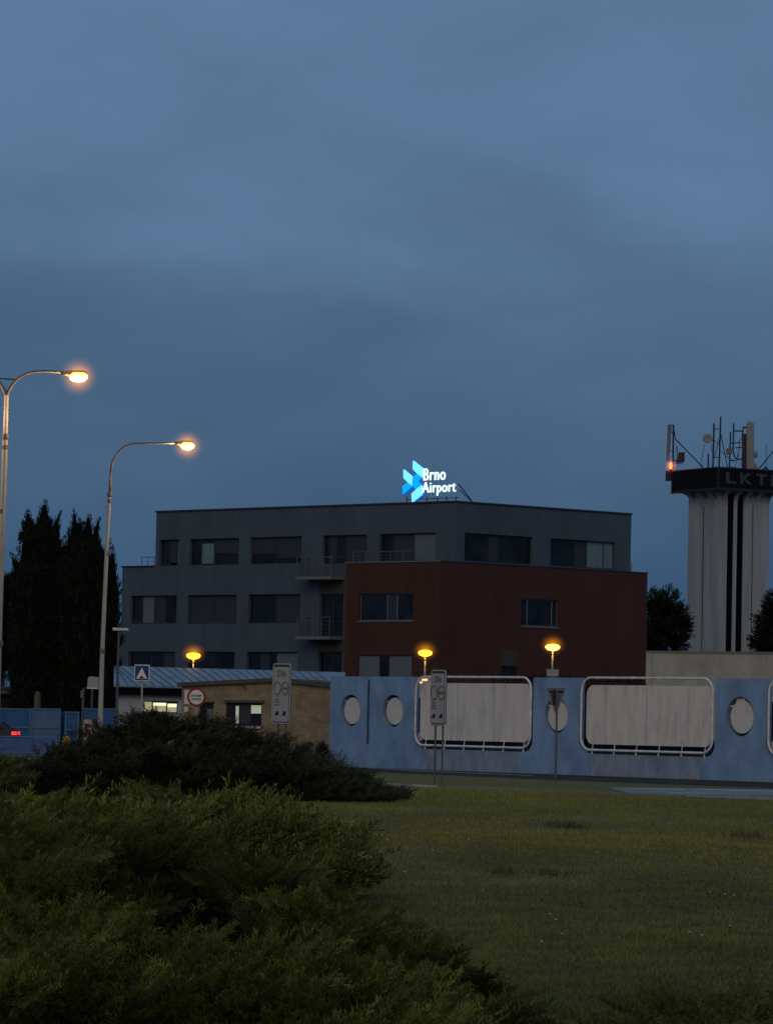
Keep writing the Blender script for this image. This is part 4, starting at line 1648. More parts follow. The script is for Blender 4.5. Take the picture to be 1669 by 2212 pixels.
l1 = street_lamp(90, [(-8.5, 1600), (-1.0, 1350), (11.5, 960), (12, 945), (14.8, 853)],
                 [(14.8, 856), (18, 846), (24, 835), (34, 822), (50, 810), (72, 802.5), (98, 802), (120, 803), (147, 805.5)],
                 (170, 814, 0.42), 'tall twin armed street lamp at the left edge, its lit head highest in the picture', 0.085, 0.075, 0.05,
                 [(12.2, 943, 0.075), (11.5, 966, 0.07), (6, 1104, 0.07), (0, 1390, 0.09)],
                 twin=([(14.8, 856), (10, 843), (3, 830), (-8, 815), (-25, 806), (-50, 802), (-100, 799), (-122, 799)], (-145, 807, 0.42)))
mb = MB()
mb.tube([at(-3, 817, 90), at(34, 820, 90)], 0.022, 6)
mb.build('tie_bar', M['pole_top'], l1)
l2 = street_lamp(113, [(216, 1600), (221.5, 1405), (231, 1190), (236, 1090), (237.5, 1066)],
                 [(237.5, 1068), (239, 1030), (241, 1005), (246, 990), (257, 975), (271, 963), (287, 958), (325, 957.5), (386, 957)],
                 (405, 963, 0.40), 'tall single armed street lamp rising behind the dark juniper, lit head pointing right', 0.082, 0.068, 0.045,
                 [(237.5, 1068, 0.075), (236.7, 1082, 0.06), (233, 1195, 0.06), (221.5, 1406, 0.085)])

# mushroom lamps
def mushroom(Y, u, vc, hot, label, name='mushroom_lamp'):
    c = at(u, vc, Y)
    s_ = 1.0
    g = empty('mushroom_lamp', (c.x, Y, 0), 0, label, 'lamp', 'yellow mushroom lamps behind the wall')
    mb = MB()
    mb.tube([(c.x, Y, 0), (c.x, Y, c.z - 0.12)], [0.05, 0.035], 10)
    mb.build('post', M['pole'], g)
    mb = MB()
    mb.lathe((c.x, Y, c.z - 0.17), [(0.05, 0), (0.22, 0.035), (0.31, 0.10), (0.335, 0.17), (0.30, 0.24), (0.17, 0.29), (0.03, 0.305)], 28)
    mb.build('lamp_shade', M['mushroom_hot' if hot else 'mushroom'], g, smooth=True)
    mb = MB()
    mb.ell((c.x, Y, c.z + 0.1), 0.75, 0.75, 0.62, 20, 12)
    mb.build('halo', M['halo_small'], g, smooth=True)
    lamp_light('mushroom_lamp_light', (c.x, Y, c.z - 0.35), 45, (1.0, 0.55, 0.12), g, 0.2)
    return g


mushroom(172, 418, 1416, False, 'yellow mushroom lamp above the metal roof, leftmost of the three')
mushroom(172, 918, 1410, False, 'yellow mushroom lamp above the left tube frame in front of the red wing')
mushroom(168, 1193, 1397.5, True, 'brightest yellow mushroom lamp, above the blue pier with the give way sign')

# small board on the third lamp's line
p = at(1193, 1452, 150)
nb_ = empty('notice_board', (p.x, 150, 0), 0, 'small blank grey board sticking up over the blue wall', 'sign')
mb = MB()
mb.prism([at(1180.5, 1461, 150), at(1205, 1461, 150), at(1206.5, 1446.5, 150), at(1180, 1445.5, 150)], (0, 0.05, 0))
mb.build('board', M['sign_grey'], nb_)
mb = MB()
mb.tube([(p.x, 150.08, 0), (p.x, 150.08, p.z)], 0.03, 8)
mb.build('post', M['pole'], nb_)

# small pale box with the second mushroom lamp's reflections painted on it
p = at(911, 1472, 150)
cb = empty('equipment_box', (p.x, 150, 0), 0, 'pale box with painted warm lamp reflections just behind the left tube frame', 'box')
mb = MB()
mb.prism([at(892, 1600, 150), at(932, 1600, 150), at(932, 1463, 150), at(892, 1463, 150)], (0, 0.5, 0))
bxo = mb.build('housing', M['pink_white'], cb)
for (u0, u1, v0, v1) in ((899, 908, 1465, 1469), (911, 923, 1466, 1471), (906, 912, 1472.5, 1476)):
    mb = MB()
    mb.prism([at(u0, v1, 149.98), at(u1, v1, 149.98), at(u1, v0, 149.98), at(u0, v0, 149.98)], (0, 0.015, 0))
    mb.build('painted_reflection', M['warm_reflect'], cb)  # lamplight reflections painted as glowing patches, not light sources

# ------------------------------------------------------------------ road signs
def zone_sign(label, loc, rotz, Wd=0.86, H=2.0, z0=1.25, lean=None):
    g = empty('zone_sign', loc, rotz, label, 'road sign', 'tall white zone signs', tilt=lean)
    x0, x1 = -Wd / 2, Wd / 2
    z1 = z0 + H

    def rr(x0, x1, z0, z1, r, y): return [(a, y, z) for a, z in rrect(x0, x1, z0, z1, r, 5)]
    mb = MB()
    mb.prism(rr(x0, x1, z0, z1, 0.09, 0), (0, 0.05, 0))
    mb.build('board_edge', M['sign_dark'], g, local=True)
    mb = MB()
    mb.tube(rr(x0 - .01, x1 + .01, z0 - .01, z1 + 0.02, 0.1, -0.0), 0.022, 6, closed=True)
    mb.build('rim', M['sign_grey'], g, local=True)
    mb = MB()
    mb.prism(rr(x0 + .045, x1 - .045, z0 + .045, z1 - .06, 0.06, -0.018), (0, 0.017, 0))
    b = mb.build('board', M['sign_white'], g, local=True)

    def zf(f): return z0 + H * f      # f from the bottom
    mb = MB()
    put_text(mb, 'ZONA', 1, lambda x, y, d: (x, -0.024 + d, y), 0.005, bold=0.02, fit=(x0 + .18, x1 - .18, zf(.79), zf(.91)))
    mb.build('lettering', M['sign_text'], b, local=True)
    for i, cx in enumerate((-0.19, 0.20)):
        mb = MB()
        r = 0.17
        cz = zf(.60)
        n = 28
        pts = [(cx + r * math.cos(2 * math.pi * k / n), -0.024, cz + r * 1.12 * math.sin(2 * math.pi * k / n)) for k in range(n)]
        mb.tube(pts, 0.015, 6, closed=True)
        if i == 1:
            mb.box(cx - .12, cx + .12, -0.03, -0.019, cz - 0.03, cz + 0.03)
        mb.build('ring_symbol', M['sign_ring'], b, local=True)
    mb = MB()
    for k, (w_, f) in enumerate(((0.06, .455), (0.17, .405), (0.2, .36), (0.26, .31))):
        mb.box(-0.19 - w_ / 2, -0.19 + w_ / 2, -0.024, -0.019, zf(f) - 0.012, zf(f) + 0.022)
    mb.build('small_print', M['sign_text'], b, local=True)
    for cx in (-0.18, 0.19):
        mb = MB()
        mb.prism([(cx - .13, -0.024, zf(.135)), (cx - .02, -0.024, zf(.13)), (cx + .07, -0.024, zf(.135)), (cx + .09, -0.024, zf(.20)), (cx - 0.05, -0.024, zf(.205)), (cx - .06, -0.024, zf(.165))], (0, 0.005, 0))
        mb.build('pictogram', M['sign_mark'], b, local=True)
    for sx in (-0.24, 0.14):
        mb = MB()
        mb.tube([(sx, 0.09, 0), (sx, 0.09, z0 + H - 0.2)], 0.03, 8)
        mb.build('post', M['rail_steel'], g, local=True)
    return g


yaw = R(-52)
Yz1, Yz2 = 112, 104
pz = at(603, 1562, Yz1)
Hs = at(603, 1436, Yz1).z - pz.z
z1_ = zone_sign('white parking zone board in front of the ochre brick wall', (gx(603, Yz1) + 0.0, Yz1, 0), yaw, 0.86, Hs, pz.z, (0, R(.5), yaw))
pz = at(942, 1566, Yz2)
Hs2 = at(942, 1450, Yz2).z - pz.z
z2_ = zone_sign('white parking zone board in front of the left pale wall panel', (gx(942, Yz2), Yz2, 0), R(-58), 0.72, Hs2, pz.z, (0, R(.2), R(-58)))


def sign_root(name, u, Y, label, rotz=0.0, lean=0.0):
    return empty(name, (gx(u, Y), Y, 0), rotz, label, 'road sign', tilt=(0, lean, rotz))


# round red ring STOP sign
Yc_ = 128
g = sign_root('round_sign', 424, Yc_, 'round white sign with a thick red ring before the brick building', R(-8))
c = at(424.5, 1506, Yc_)
zc_ = c.z
off = c.x - gx(424, Yc_)
mb = MB()
n = 40
r = 0.325
mb.lathe((off, 0, zc_), [(0.0, 0), (r, 0), (r, 0.02), (0.0, 0.02)][1:3], n, 'Y')
mb.build('ring', M['sign_red'], g, local=True)
mb = MB()
mb.lathe((off, 0, zc_), [(r * 0.77, -0.004), (r * 0.77, 0.0)], n, 'Y')
bd = mb.build('board', M['sign_bright'], g, local=True)
mb = MB()
put_text(mb, 'STOP', 1, lambda x, y, d: (x, -0.010 + d, y), 0.004, bold=0.04, fit=(off - .185, off + .185, zc_ + .005, zc_ + .085))
mb.build('lettering', M['sign_mark'], bd, local=True)
mb = MB()
for k in range(9):
    mb.box(off - .17 + k * .039, off - .145 + k * .039, -0.009, -0.005, zc_ - 0.11, zc_ - 0.03)
mb.build('small_print', M['sign_text'], bd, local=True)
mb = MB()
mb.tube([(off, 0.05, 0), (off, 0.05, zc_ + 0.2)], 0.03, 8)
mb.build('post', M['pole'], g, local=True)

# blue hump sign
Yh = 120
g = sign_root('speed_bump_sign', 306, Yh, 'square blue sign with a white triangle and black hump, before the metal roof', R(-18))
c = at(306.5, 1453.5, Yh)
c2_ = at(300, 1490, Yh)
off = c.x - gx(306, Yh)
zc_ = c.z
k = 0.235
mb = MB()
mb.box(off - k - .025, off + k + .025, 0.004, 0.03, zc_ - k - .03, zc_ + k + .03)
mb.build('board_edge', M['sign_bright'], g, local=True)
mb = MB()
mb.box(off - k, off + k, -0.006, 0.003, zc_ - k, zc_ + k)
bd = mb.build('board', M['sign_blue'], g, local=True)
mb = MB()
mb.prism([(off - .19, -0.012, zc_ - .185), (off + .19, -0.012, zc_ - .185), (off, -0.012, zc_ + .17)], (0, 0.005, 0))
mb.build('triangle', M['sign_bright'], bd, local=True)
mb = MB()
mb.prism([(off + x, -0.017, zc_ - .16 + .07 * math.exp(-(x / .05) ** 2)) for x in np.linspace(-.11, .11, 11)] + [(off + .11, -0.017, zc_ - .172), (off - .11, -0.017, zc_ - .172)], (0, 0.004, 0))
mb.build('hump_symbol', M['sign_mark'], bd, local=True)
mb = MB()
mb.tube([(off - 0.03, 0.06, 0), (off, 0.06, zc_ + 0.15)], 0.03, 8)
mb.build('post', M['pole'], g, local=True)

# give way sign seen from behind
Yg = 112
g = sign_root('give_way_sign', 1197, Yg, 'downward pointing triangular sign seen from behind, in front of the blue wall', R(28))
c = at(1194.5, 1486, Yg)
zt_ = c.z
off = 0
hw = 0.36
hh = at(1194, 1486, Yg).z - at(1194, 1543, Yg).z


def tri_round(hw, zt, zb, r, y):
    P = [(-hw, zt), (hw, zt), (0, zb)]
    out = []
    for i in range(3):
        p = Vector(P[i]); a = (Vector(P[i - 1]) - p).normalized(); b = (Vector(P[(i + 1) % 3]) - p).normalized()
        for t in (0, .5, 1):
            q = (p + a * r) * (1 - t) ** 2 + p * 2 * t * (1 - t) + (p + b * r) * t * t
            out.append((q.x, y, q.y))
    return out


mb = MB()
mb.prism(tri_round(hw, zt_, zt_ - hh, 0.06, 0), (0, 0.02, 0))
bd = mb.build('board', M['antenna_grey'], g, local=True)
mb = MB()
mb.tube(tri_round(hw, zt_, zt_ - hh, 0.06, 0), 0.014, 6, closed=True)
mb.build('rim', M['sign_grey'], bd, local=True)
mb = MB()
mb.box(-0.24, 0.24, -0.035, -0.002, zt_ - 0.13, zt_ - 0.08)
mb.build('fixing_channel', M['sign_dark'], bd, local=True)
mb = MB()
mb.tube([(0.0, -0.055, 0), (0.0, -0.055, zt_ - 0.05)], 0.034, 8)
mb.build('post', M['rail_steel'], g, local=True)
mb = MB()
mb.box(-0.14, -0.04, -0.03, -0.003, zt_ - 0.5, zt_ - 0.06)
mb.build('bracket', M['sign_dark'], bd, local=True)

# small backs of signs and posts at the left
g = sign_root('road_sign', 201, 150, 'pale rounded sign back on a post, left of the second street lamp pole', R(0))
Ys = 150
mb = MB()
mb.prism([at(u, v, Ys) for u, v in ((189, 1484), (213, 1485), (214, 1463), (194, 1461), (190, 1465))], (0, 0.06, 0))
mb.build('board', M['sign_grey'], g)
mb = MB()
mb.prism([at(u, v, Ys - .02) for u, v in ((187.5, 1487.5), (213, 1488.5), (213, 1485.5), (187.5, 1484.5))], (0, 0.08, 0))
mb.build('lower_rim', M['sign_bright'], g)
mb = MB()
q0 = at(199.5, 1487, Ys)
mb.tube([(q0.x, Ys + .03, 0), tuple(q0 + Vector((0, .03, 0)))], 0.04, 8)
mb.build('post', M['rail_steel'], g)
g = sign_root('gate_post', 180, 152, 'thin pale post with a small bracket left of the rounded sign back', R(0))
mb = MB()
q0, q1 = at(181, 1486, 152), at(179, 1500, 152)
mb.tube([(q0.x - .03, 152, 0), tuple(q0)], 0.05, 8)
mb.box(q1.x - 0.08, q1.x + 0.02, 151.9, 152, q1.z - 0.15, q1.z + 0.15)
mb.build('post', M['rail_steel'], g)
g['category'] = 'post'
# flood light on thin pole
Yf = 158
q0 = at(252, 1535, Yf)
g = empty('floodlight_pole', (q0.x, Yf, 0), 0, 'thin pale pole with a flat unlit lamp head beside the dark cypress', 'lamp')
mb = MB()
q1 = at(257.5, 1352, Yf)
mb.tube([(q0.x, Yf, 0), tuple(q1)], [0.06, 0.045], 8)
mb.build('pole', M['rail_steel'], g)
mb = MB()
mb.prism([at(u, v, Yf - .1) for u, v in ((243.5, 1362), (276.5, 1362.5), (277.5, 1357), (243.5, 1355.5))], (0, 0.5, 0))
hd_ = mb.build('lamp_head', M['sign_bright'], g, bevel=0.02)
mb = MB()
mb.prism([at(u, v, Yf - .1) for u, v in ((252, 1355.3), (268, 1355.8), (266, 1352.5), (254, 1352.3))], (0, 0.4, 0))
mb.build('housing', M['sign_dark'], hd_)

# red / white rounded marker boards near the gate
for (u, v0, v1, hw_, Y, label) in ((190, 1585, 1553, 10, 146, 'rounded pale marker board with red marks before the blue gate'), (209, 1585, 1561, 6, 147, 'small pale rounded marker board just left of the second street lamp pole')):
    c0, c1 = at(u, v0, Y), at(u, v1, Y)
    g = empty('marker_board', (c0.x, Y, 0), 0, label, 'road sign', 'rounded marker boards by the gate')
    wd = hw_ * px(Y)
    mb = MB()
    poly = [(c0.x - wd, Y, 0.05), (c0.x + wd, Y, 0.05)] + [(c1.x + wd * math.cos(R(a_)), Y, c1.z - wd + wd * math.sin(R(a_))) for a_ in range(0, 181, 20)]
    mb.prism(poly, (0, 0.08, 0))
    bd = mb.build('board', M['pink_white'], g)
    mb = MB()
    mb.box(c1.x - wd * .55, c1.x + wd * .5, Y - 0.012, Y - 0.002, c1.z - wd * 1.9, c1.z - wd * 1.0)
    mb.build('red_mark', M['sign_red'], bd)
g = empty('yellow_post', (at(144, 1600, 150).x, 150, 0), 0, 'short dull yellow bollard beside the blue railing, behind the junipers', 'bollard')
c0 = at(144, 1590, 150)
mb = MB()
mb.lathe((c0.x, 150, 0), [(0.16, 0), (0.16, c0.z - 0.08), (0.12, c0.z - .02), (0.05, c0.z)], 16)
mb.build('body', M['yellow'], g)

# ------------------------------------------------------------------ blue gates and railing at the left
def gate(u0, u1, vt, Y, label, m='gate_blue', midrail=True, name='blue_gate', z0=0.12, bars=None):
    g = empty(name, (at(u0, 1540, Y).x, Y, 0), 0, label, 'gate' if 'gate' in name else 'fence')
    x0, x1 = at(u0, 1540, Y).x, at(u1, 1540, Y).x
    zt = at((u0 + u1) / 2, vt, Y).z
    mb = MB()
    nsl = int((x1 - x0) / 0.14)
    for i in range(nsl):
        xa = x0 + (x1 - x0) * i / nsl
        mb.box(xa + .008, xa + (x1 - x0) / nsl - .008, Y, Y + 0.02, z0, zt - 0.04)
    mb.box(x0, x1, Y + 0.022, Y + 0.03, z0, zt - 0.04)
    mb.build('panel', M[m], g)
    mb = MB()
    for z in (z0, zt - 0.06) + (((z0 + zt) / 2,) if midrail else ()):
        mb.box(x0, x1, Y - 0.045, Y - 0.003, z, z + 0.07)
    for x in (x0, x1 - 0.07):
        mb.box(x, x + 0.07, Y - 0.05, Y - 0.004, 0, zt + 0.01)
    mb.build('gate_frame', M['gate_pale'], g)
    return g


gate(-60, 68, 1530, 178, 'blue slatted gate leaf at the far left edge', 'gate_blue')
gate(69, 132, 1530.5, 178, 'paler blue gate leaf in the middle of the blue gates', 'gate_pale')
gate(141, 172, 1537.5, 176, 'narrow lower blue gate leaf beside the marker board', 'gate_blue')
gate(178, 300, 1531, 180, 'blue fence panel behind the street lamp pole', 'gate_blue', name='blue_fence')
p = at(136, 1540, 179)
g = empty('gate_pillar', (p.x, 179, 0), 0, 'dark blue pillar between the gate leaves', 'pillar')
mb = MB()
mb.box(p.x - 0.16, p.x + 0.16, 178.9, 179.2, 0, at(136, 1537, 179).z)
mb.build('pillar', M['gate_dark'], g)
# low railing
Yr = 158
g = empty('low_railing', (at(-60, 1600, Yr).x, Yr, 0), 0, 'low blue railing with thin upright bars at the far left', 'fence')
x0, x1 = at(-60, 1600, Yr).x, at(122, 1600, Yr).x
zt = at(60, 1592, Yr).z
mb = MB()
for z in (0.08, zt): mb.tube([(x0, Yr, z), (x1, Yr, z)], 0.03, 6)
nb2 = 46
for i in range(nb2 + 1):
    x = x0 + (x1 - x0) * i / nb2
    mb.tube([(x, Yr, 0.0), (x, Yr, zt)], 0.013, 5)
mb.build('bars', M['rail_blue'], g)
mb = MB()
mb.box(x0, x1, Yr + 0.3, Yr + 0.36, 0, zt * 0.92)
mb.build('plinth', M['rail_blue'], g)

# car leaving at the left edge (only its lit tail is in view)
def car(x_rear, Y, label):
    g = empty('car', (x_rear - 2.1, Y, 0), 0, label, 'car')
    X = lambda x: x_rear - 4.25 + x
    prof = [(0.1, .35), (0.05, .62), (0.25, .80), (1.05, .93), (1.75, 1.38), (2.7, 1.46), (3.55, 1.36), (4.05, 1.0), (4.22, .92), (4.25, .45), (4.15, .30), (3.75, .28)]
    prof += [(3.42 + .36 * math.cos(R(a_)), .30 + .36 * math.sin(R(a_))) for a_ in range(20, 170, 25)]
    prof += [(3.0, .26), (1.25, .26)] + [(.86 + .36 * math.cos(R(a_)), .30 + .36 * math.sin(R(a_))) for a_ in range(20, 170, 25)] + [(.35, .28)]
    mb = MB()
    mb.prism([(X(x), Y - .85, z) for x, z in prof], (0, 1.7, 0))
    body = mb.build('body', M['car_paint'], g, bevel=0.05)
    for nm, poly in (('side_window', [(1.4, .98), (1.9, 1.34), (2.55, 1.38), (2.55, .99)]), ('side_window', [(2.62, .99), (2.62, 1.38), (3.3, 1.30), (3.72, 1.02)])):
        mb = MB()
        mb.prism([(X(x), Y - .862, z) for x, z in poly], (0, .008, 0))
        mb.build(nm, M['glass'], g)
    for wx in (.86, 3.42):
        for sy in (-.80, .80):
            mb = MB()
            mb.lathe((X(wx), Y + sy - .09, .31), [(.31, 0), (.31, .18)], 24, 'Y')
            wh_ = mb.build('wheel', M['rubber'], g)
            mb = MB()
            mb.lathe((X(wx), Y + sy - .096, .31), [(.19, 0), (.19, .19)], 16, 'Y')
            mb.build('rim', M['antenna_grey'], wh_)
    for sy in (-.86, .60):
        mb = MB()
        mb.box(X(4.08), X(4.28), Y + sy, Y + sy + .26, .78, .92)
        mb.build('tail_light', M['tail_red'], g)
    mb = MB()
    mb.box(X(4.22), X(4.30), Y - .8, Y + .8, .40, .52)
    mb.build('bumper', M['sign_dark'], g)
    return g


car(at(38, 1580, 168).x, 168, 'dark car with red tail lamps lit, mostly out of the frame at the left edge')

# small beige shed behind the gates at the far left
g = empty('gatehouse', (at(40, 1540, 192).x, 192, 0), 0, 'low beige hut with a dark opening under the cypress trees at the left', 'building')
Yh_ = 190
mb = MB()
shp = Plane((at(-60, 1540, Yh_).x, Yh_), (at(84, 1540, Yh_).x, Yh_))
zt = shp.sz(40, 1489)[1]
hh_ = (0.2, shp.sz(35, 1500)[0], 0.0, shp.sz(20, 1499)[1])
facade(mb, shp, 0, shp.len, 0, zt, [hh_], 0.4)
vquad(shp.p(shp.len, 0), shp.p(shp.len, 0, 4), 0, zt)
mb.build('wall', M['shed'], g)
mb = MB()
mb.pbox(shp, -.1, shp.len + .1, zt + .002, zt + .12, -.12, 4)
mb.build('roof', M['fascia'], g)
mb = MB()
mb.pbox(shp, hh_[0] - .1, hh_[1] + .1, 0, hh_[3] + .1, .41, .45)
mb.build('dark_opening', M['room'], g)
c0 = at(82, 1493, 186)
g = empty('white_cylinder', (c0.x, 186, 0), 0, 'pale upright rounded tank at the right end of the beige hut', 'tank')
mb = MB()
mb.lathe((c0.x, 186, 0), [(.17, 0), (.17, c0.z - .3), (.13, c0.z - .1), (.04, c0.z)], 16)
mb.build('tank', M['shed'], g, smooth=True)

# ------------------------------------------------------------------ foliage
def plume_proto(n_tw, seed, up=0.25, width=0.035, needle=True, tl=0.42, spread=(25, 55)):
    """feathery juniper spray along +x, unit length: returns verts (n,3), tris (m,3)"""
    r = np.random.default_rng(seed)
    V, T = [], []

    def blade(p, q, wd, nrm):
        d = q - p
        s = np.cross(d, nrm)
        s = s / (np.linalg.norm(s) + 1e-9) * wd
        m_ = p + d * 0.45
        b = len(V)
        V.extend([p, m_ + s, q, m_ - s])
        T.extend([(b, b + 1, b + 2), (b, b + 2, b + 3)])
    def c(t): return np.array([t, 0, up * t * (1.25 - t)])
    for i in range(4):
        blade(c(i / 4), c((i + 1.3) / 4 if i < 3 else 1.0), 0.012, np.array([0, 0, 1.0]))
    for i in range(n_tw):
        t = 0.08 + 0.9 * i / n_tw
        side = 1 if i % 2 else -1
        ang = R(r.uniform(*spread)) * side
        el = R(r.uniform(-15, 50))
        ln = (tl * (1 - t) ** 0.8 + 0.09) * r.uniform(0.7, 1.2)
        d = np.array([math.cos(ang) * math.cos(el), math.sin(ang) * math.cos(el), math.sin(el)]) * ln
        p = c(t)
        nr = np.array([r.normal() * .5, r.normal() * .5, 1.0])
        blade(p, p + d, width * r.uniform(.7, 1.2), nr)
        if needle:
            for f in (0.35, 0.65):
                d2 = np.array([d[0] * .8 - d[1] * .5 * (1 if f < .5 else -1), d[1] * .8 + d[0] * .5 * (1 if f < .5 else -1), d[2] + ln * .15]) * 0.5
                blade(p + d * f, p + d * f + d2, width * .7, nr)
    return np.array(V), np.array(T)


PRO_FINE = [plume_proto(26, 10 + i, 0.30, 0.0125, True, 0.20, (20, 55)) for i in range(6)]
PRO_MID = [plume_proto(16, 30 + i, 0.26, 0.026, False, 0.28, (18, 50)) for i in range(5)]
PRO_COARSE = [plume_proto(7, 50 + i, 0.2, 0.09, False) for i in range(4)]


def scatter(protos, pos, dirs, scale, roll, cols, tipgain=0.5):
    """place plumes: pos (n,3), dirs (n,3) unit, scale (n), roll (n), cols (n,3)"""
    n = len(pos)
    which = rng.integers(0, len(protos), n)
    Vs, Ts, Cs = [], [], []
    off = 0
    x = dirs / np.linalg.norm(dirs, axis=1, keepdims=True)
    upv = np.tile(np.array([0, 0, 1.0]), (n, 1))
    y = np.cross(upv, x)
    y /= (np.linalg.norm(y, axis=1, keepdims=True) + 1e-6)
    z = np.cross(x, y)
    cr, sr_ = np.cos(roll)[:, None], np.sin(roll)[:, None]
    y2 = y * cr + z * sr_
    z2 = -y * sr_ + z * cr
    for k, (pv, pt) in enumerate(protos):
        idx = np.nonzero(which == k)[0]
        if len(idx) == 0: continue
        v = (pv[None, :, 0:1] * x[idx, None, :] + pv[None, :, 1:2] * y2[idx, None, :] + pv[None, :, 2:3] * z2[idx, None, :]) * scale[idx, None, None] + pos[idx, None, :]
        m = len(pv)
        t = pt[None, :, :] + (np.arange(len(idx)) * m)[:, None, None] + off
        g_ = (1 - tipgain * 0.6) + tipgain * pv[:, 0]
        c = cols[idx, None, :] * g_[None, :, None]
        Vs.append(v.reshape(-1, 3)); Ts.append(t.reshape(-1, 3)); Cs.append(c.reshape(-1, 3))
        off += m * len(idx)
    return np.concatenate(Vs), np.concatenate(Ts), np.concatenate(Cs)


def smooth_noise(x, y, seed, wl):
    """cheap value noise"""
    r = np.random.default_rng(seed)
    tab = r.random((64, 64))
    X, Y_ = x / wl + 100, y / wl + 100
    xi, yi = np.floor(X).astype(int), np.floor(Y_).astype(int)
    fx, fy = X - xi, Y_ - yi
    fx = fx * fx * (3 - 2 * fx); fy = fy * fy * (3 - 2 * fy)
    g_ = lambda a, b: tab[a % 64, b % 64]
    return (g_(xi, yi) * (1 - fx) + g_(xi + 1, yi) * fx) * (1 - fy) + (g_(xi, yi + 1) * (1 - fx) + g_(xi + 1, yi + 1) * fx) * fy


def juniper(name, hfun, xr, yr_, n_lobe, lobe_len, n_plume, plume, protos, col, label, seed, dirfun, lean=(15, 40), core=0.62, gap=0.33, group=None, colvar=0.5, cell=0.25, drop=0.10, shade_valleys=False, gapfun=None):
    """spreading juniper: tiers of flat fans (lobes) over the height field hfun(x, y), with dark hollows under them"""
    r = np.random.default_rng(seed)
    root = empty(name, ((xr[0] + xr[1]) / 2, (yr_[0] + yr_[1]) / 2, 0), 0, label, 'shrub', group)
    P, D, S, Rl, K = [], [], [], [], []
    tries = 0
    made = 0
    while made < n_lobe and tries < n_lobe * 20:
        tries += 1
        y0 = yr_[0] + (yr_[1] - yr_[0]) * r.random() ** 1.15
        f0, f1 = xr
        x0 = f0 + (f1 - f0) * r.random()
        # skip what the frame could never show (plus a margin)
        if x0 < -0.112 * y0 - 0.9 or x0 > 0.112 * y0 + 0.9: continue
        h = float(hfun(np.array([x0]), np.array([y0]))[0])
        if h < 0.05: continue
        if gapfun is not None:
            if float(gapfun(np.array([x0]), np.array([y0]))[0]) < gap + 0.07 * (r.random() - .5): continue
        elif float(smooth_noise(np.array([x0]), np.array([y0 * .45]), seed + 50, 0.5)[0]) < gap: continue
        made += 1
        L = lobe_len * r.uniform(0.7, 1.3) * min(1.0, 0.5 + h)
        az = dirfun(x0, y0) + r.normal() * 0.55
        el = R(r.uniform(*lean)) * 0.6
        tier = r.choice([1.0, 0.8, 0.55], p=[.55, .3, .15])
        zb0 = h * tier - drop - L * math.sin(el) * 0.45
        nn = int(n_plume * r.uniform(.7, 1.2))
        a = np.sqrt(r.random(nn)) * L
        wdt = 0.38 * L * np.sin(np.pi * np.clip(a / L * 0.75 + 0.12, 0, 1))
        b = r.normal(size=nn) * wdt * 0.6
        zloc = a * math.sin(el) + 0.10 * L * np.sin(np.pi * a / L) - 0.25 * b * b / L + r.normal(size=nn) * 0.03
        ca, sa = math.cos(az), math.sin(az)
        px_, py_ = x0 + (a - L * .45) * ca - b * sa, y0 + (a - L * .45) * sa + b * ca
        pz_ = zb0 + zloc + 0.05
        az_p = az + b / (wdt + 0.05) * 0.5 + r.normal(size=nn) * 0.28
        el_p = el + R(12) + r.normal(size=nn) * R(16)
        d = np.stack([np.cos(az_p) * np.cos(el_p), np.sin(az_p) * np.cos(el_p), np.sin(el_p)], 1)
        if gapfun is not None:       # sprays left out between the mounds so the near-black core reads as shade
            ok = gapfun(px_, py_) > gap - 0.03 + 0.05 * r.normal(size=nn)
            if ok.sum() < 2: continue
            a, px_, py_, pz_, d = a[ok], px_[ok], py_[ok], pz_[ok], d[ok]
            nn = len(a)
        P.append(np.stack([px_, py_, np.maximum(pz_, 0.03)], 1)); D.append(d)
        S.append(plume * r.uniform(.65, 1.25, nn) * (0.75 + 0.5 * a / L)); Rl.append(r.normal(size=nn) * .5)
        valley_shade = 0.32 + 0.88 * min(1.0, max(0.0, (float(gapfun(np.array([x0]), np.array([y0]))[0]) - gap) / 0.2)) if shade_valleys else 1.0  # valley sprays darkened: shade between mounds put into the colour
        base = np.array(col) * (1 + colvar * (r.random() - 0.45)) * (0.4 + 0.6 * tier) * valley_shade
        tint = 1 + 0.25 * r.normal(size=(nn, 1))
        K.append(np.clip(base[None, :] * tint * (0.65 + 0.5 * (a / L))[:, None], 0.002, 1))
    P, D, S, Rl, K = map(np.concatenate, (P, D, S, Rl, K))
    v, t, c = scatter(protos, P, D, S, Rl, K)
    fast_mesh('foliage', v, t, c, M['foliage'], root)
    # near-black core sheet: shade under the sprays put into its colour
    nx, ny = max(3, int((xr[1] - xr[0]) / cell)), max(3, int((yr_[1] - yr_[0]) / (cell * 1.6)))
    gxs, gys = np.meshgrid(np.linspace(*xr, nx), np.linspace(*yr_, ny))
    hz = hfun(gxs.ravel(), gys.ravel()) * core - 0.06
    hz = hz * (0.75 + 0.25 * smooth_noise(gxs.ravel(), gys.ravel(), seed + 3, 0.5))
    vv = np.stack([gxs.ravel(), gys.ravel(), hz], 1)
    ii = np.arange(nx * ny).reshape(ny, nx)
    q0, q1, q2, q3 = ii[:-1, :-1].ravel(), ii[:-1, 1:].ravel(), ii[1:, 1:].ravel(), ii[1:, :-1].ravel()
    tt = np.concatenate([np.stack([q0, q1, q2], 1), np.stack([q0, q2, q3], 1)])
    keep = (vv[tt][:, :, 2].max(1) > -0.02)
    fast_mesh('shade_core', vv, tt[keep], None, M['hollow_shade'], root)
    return root


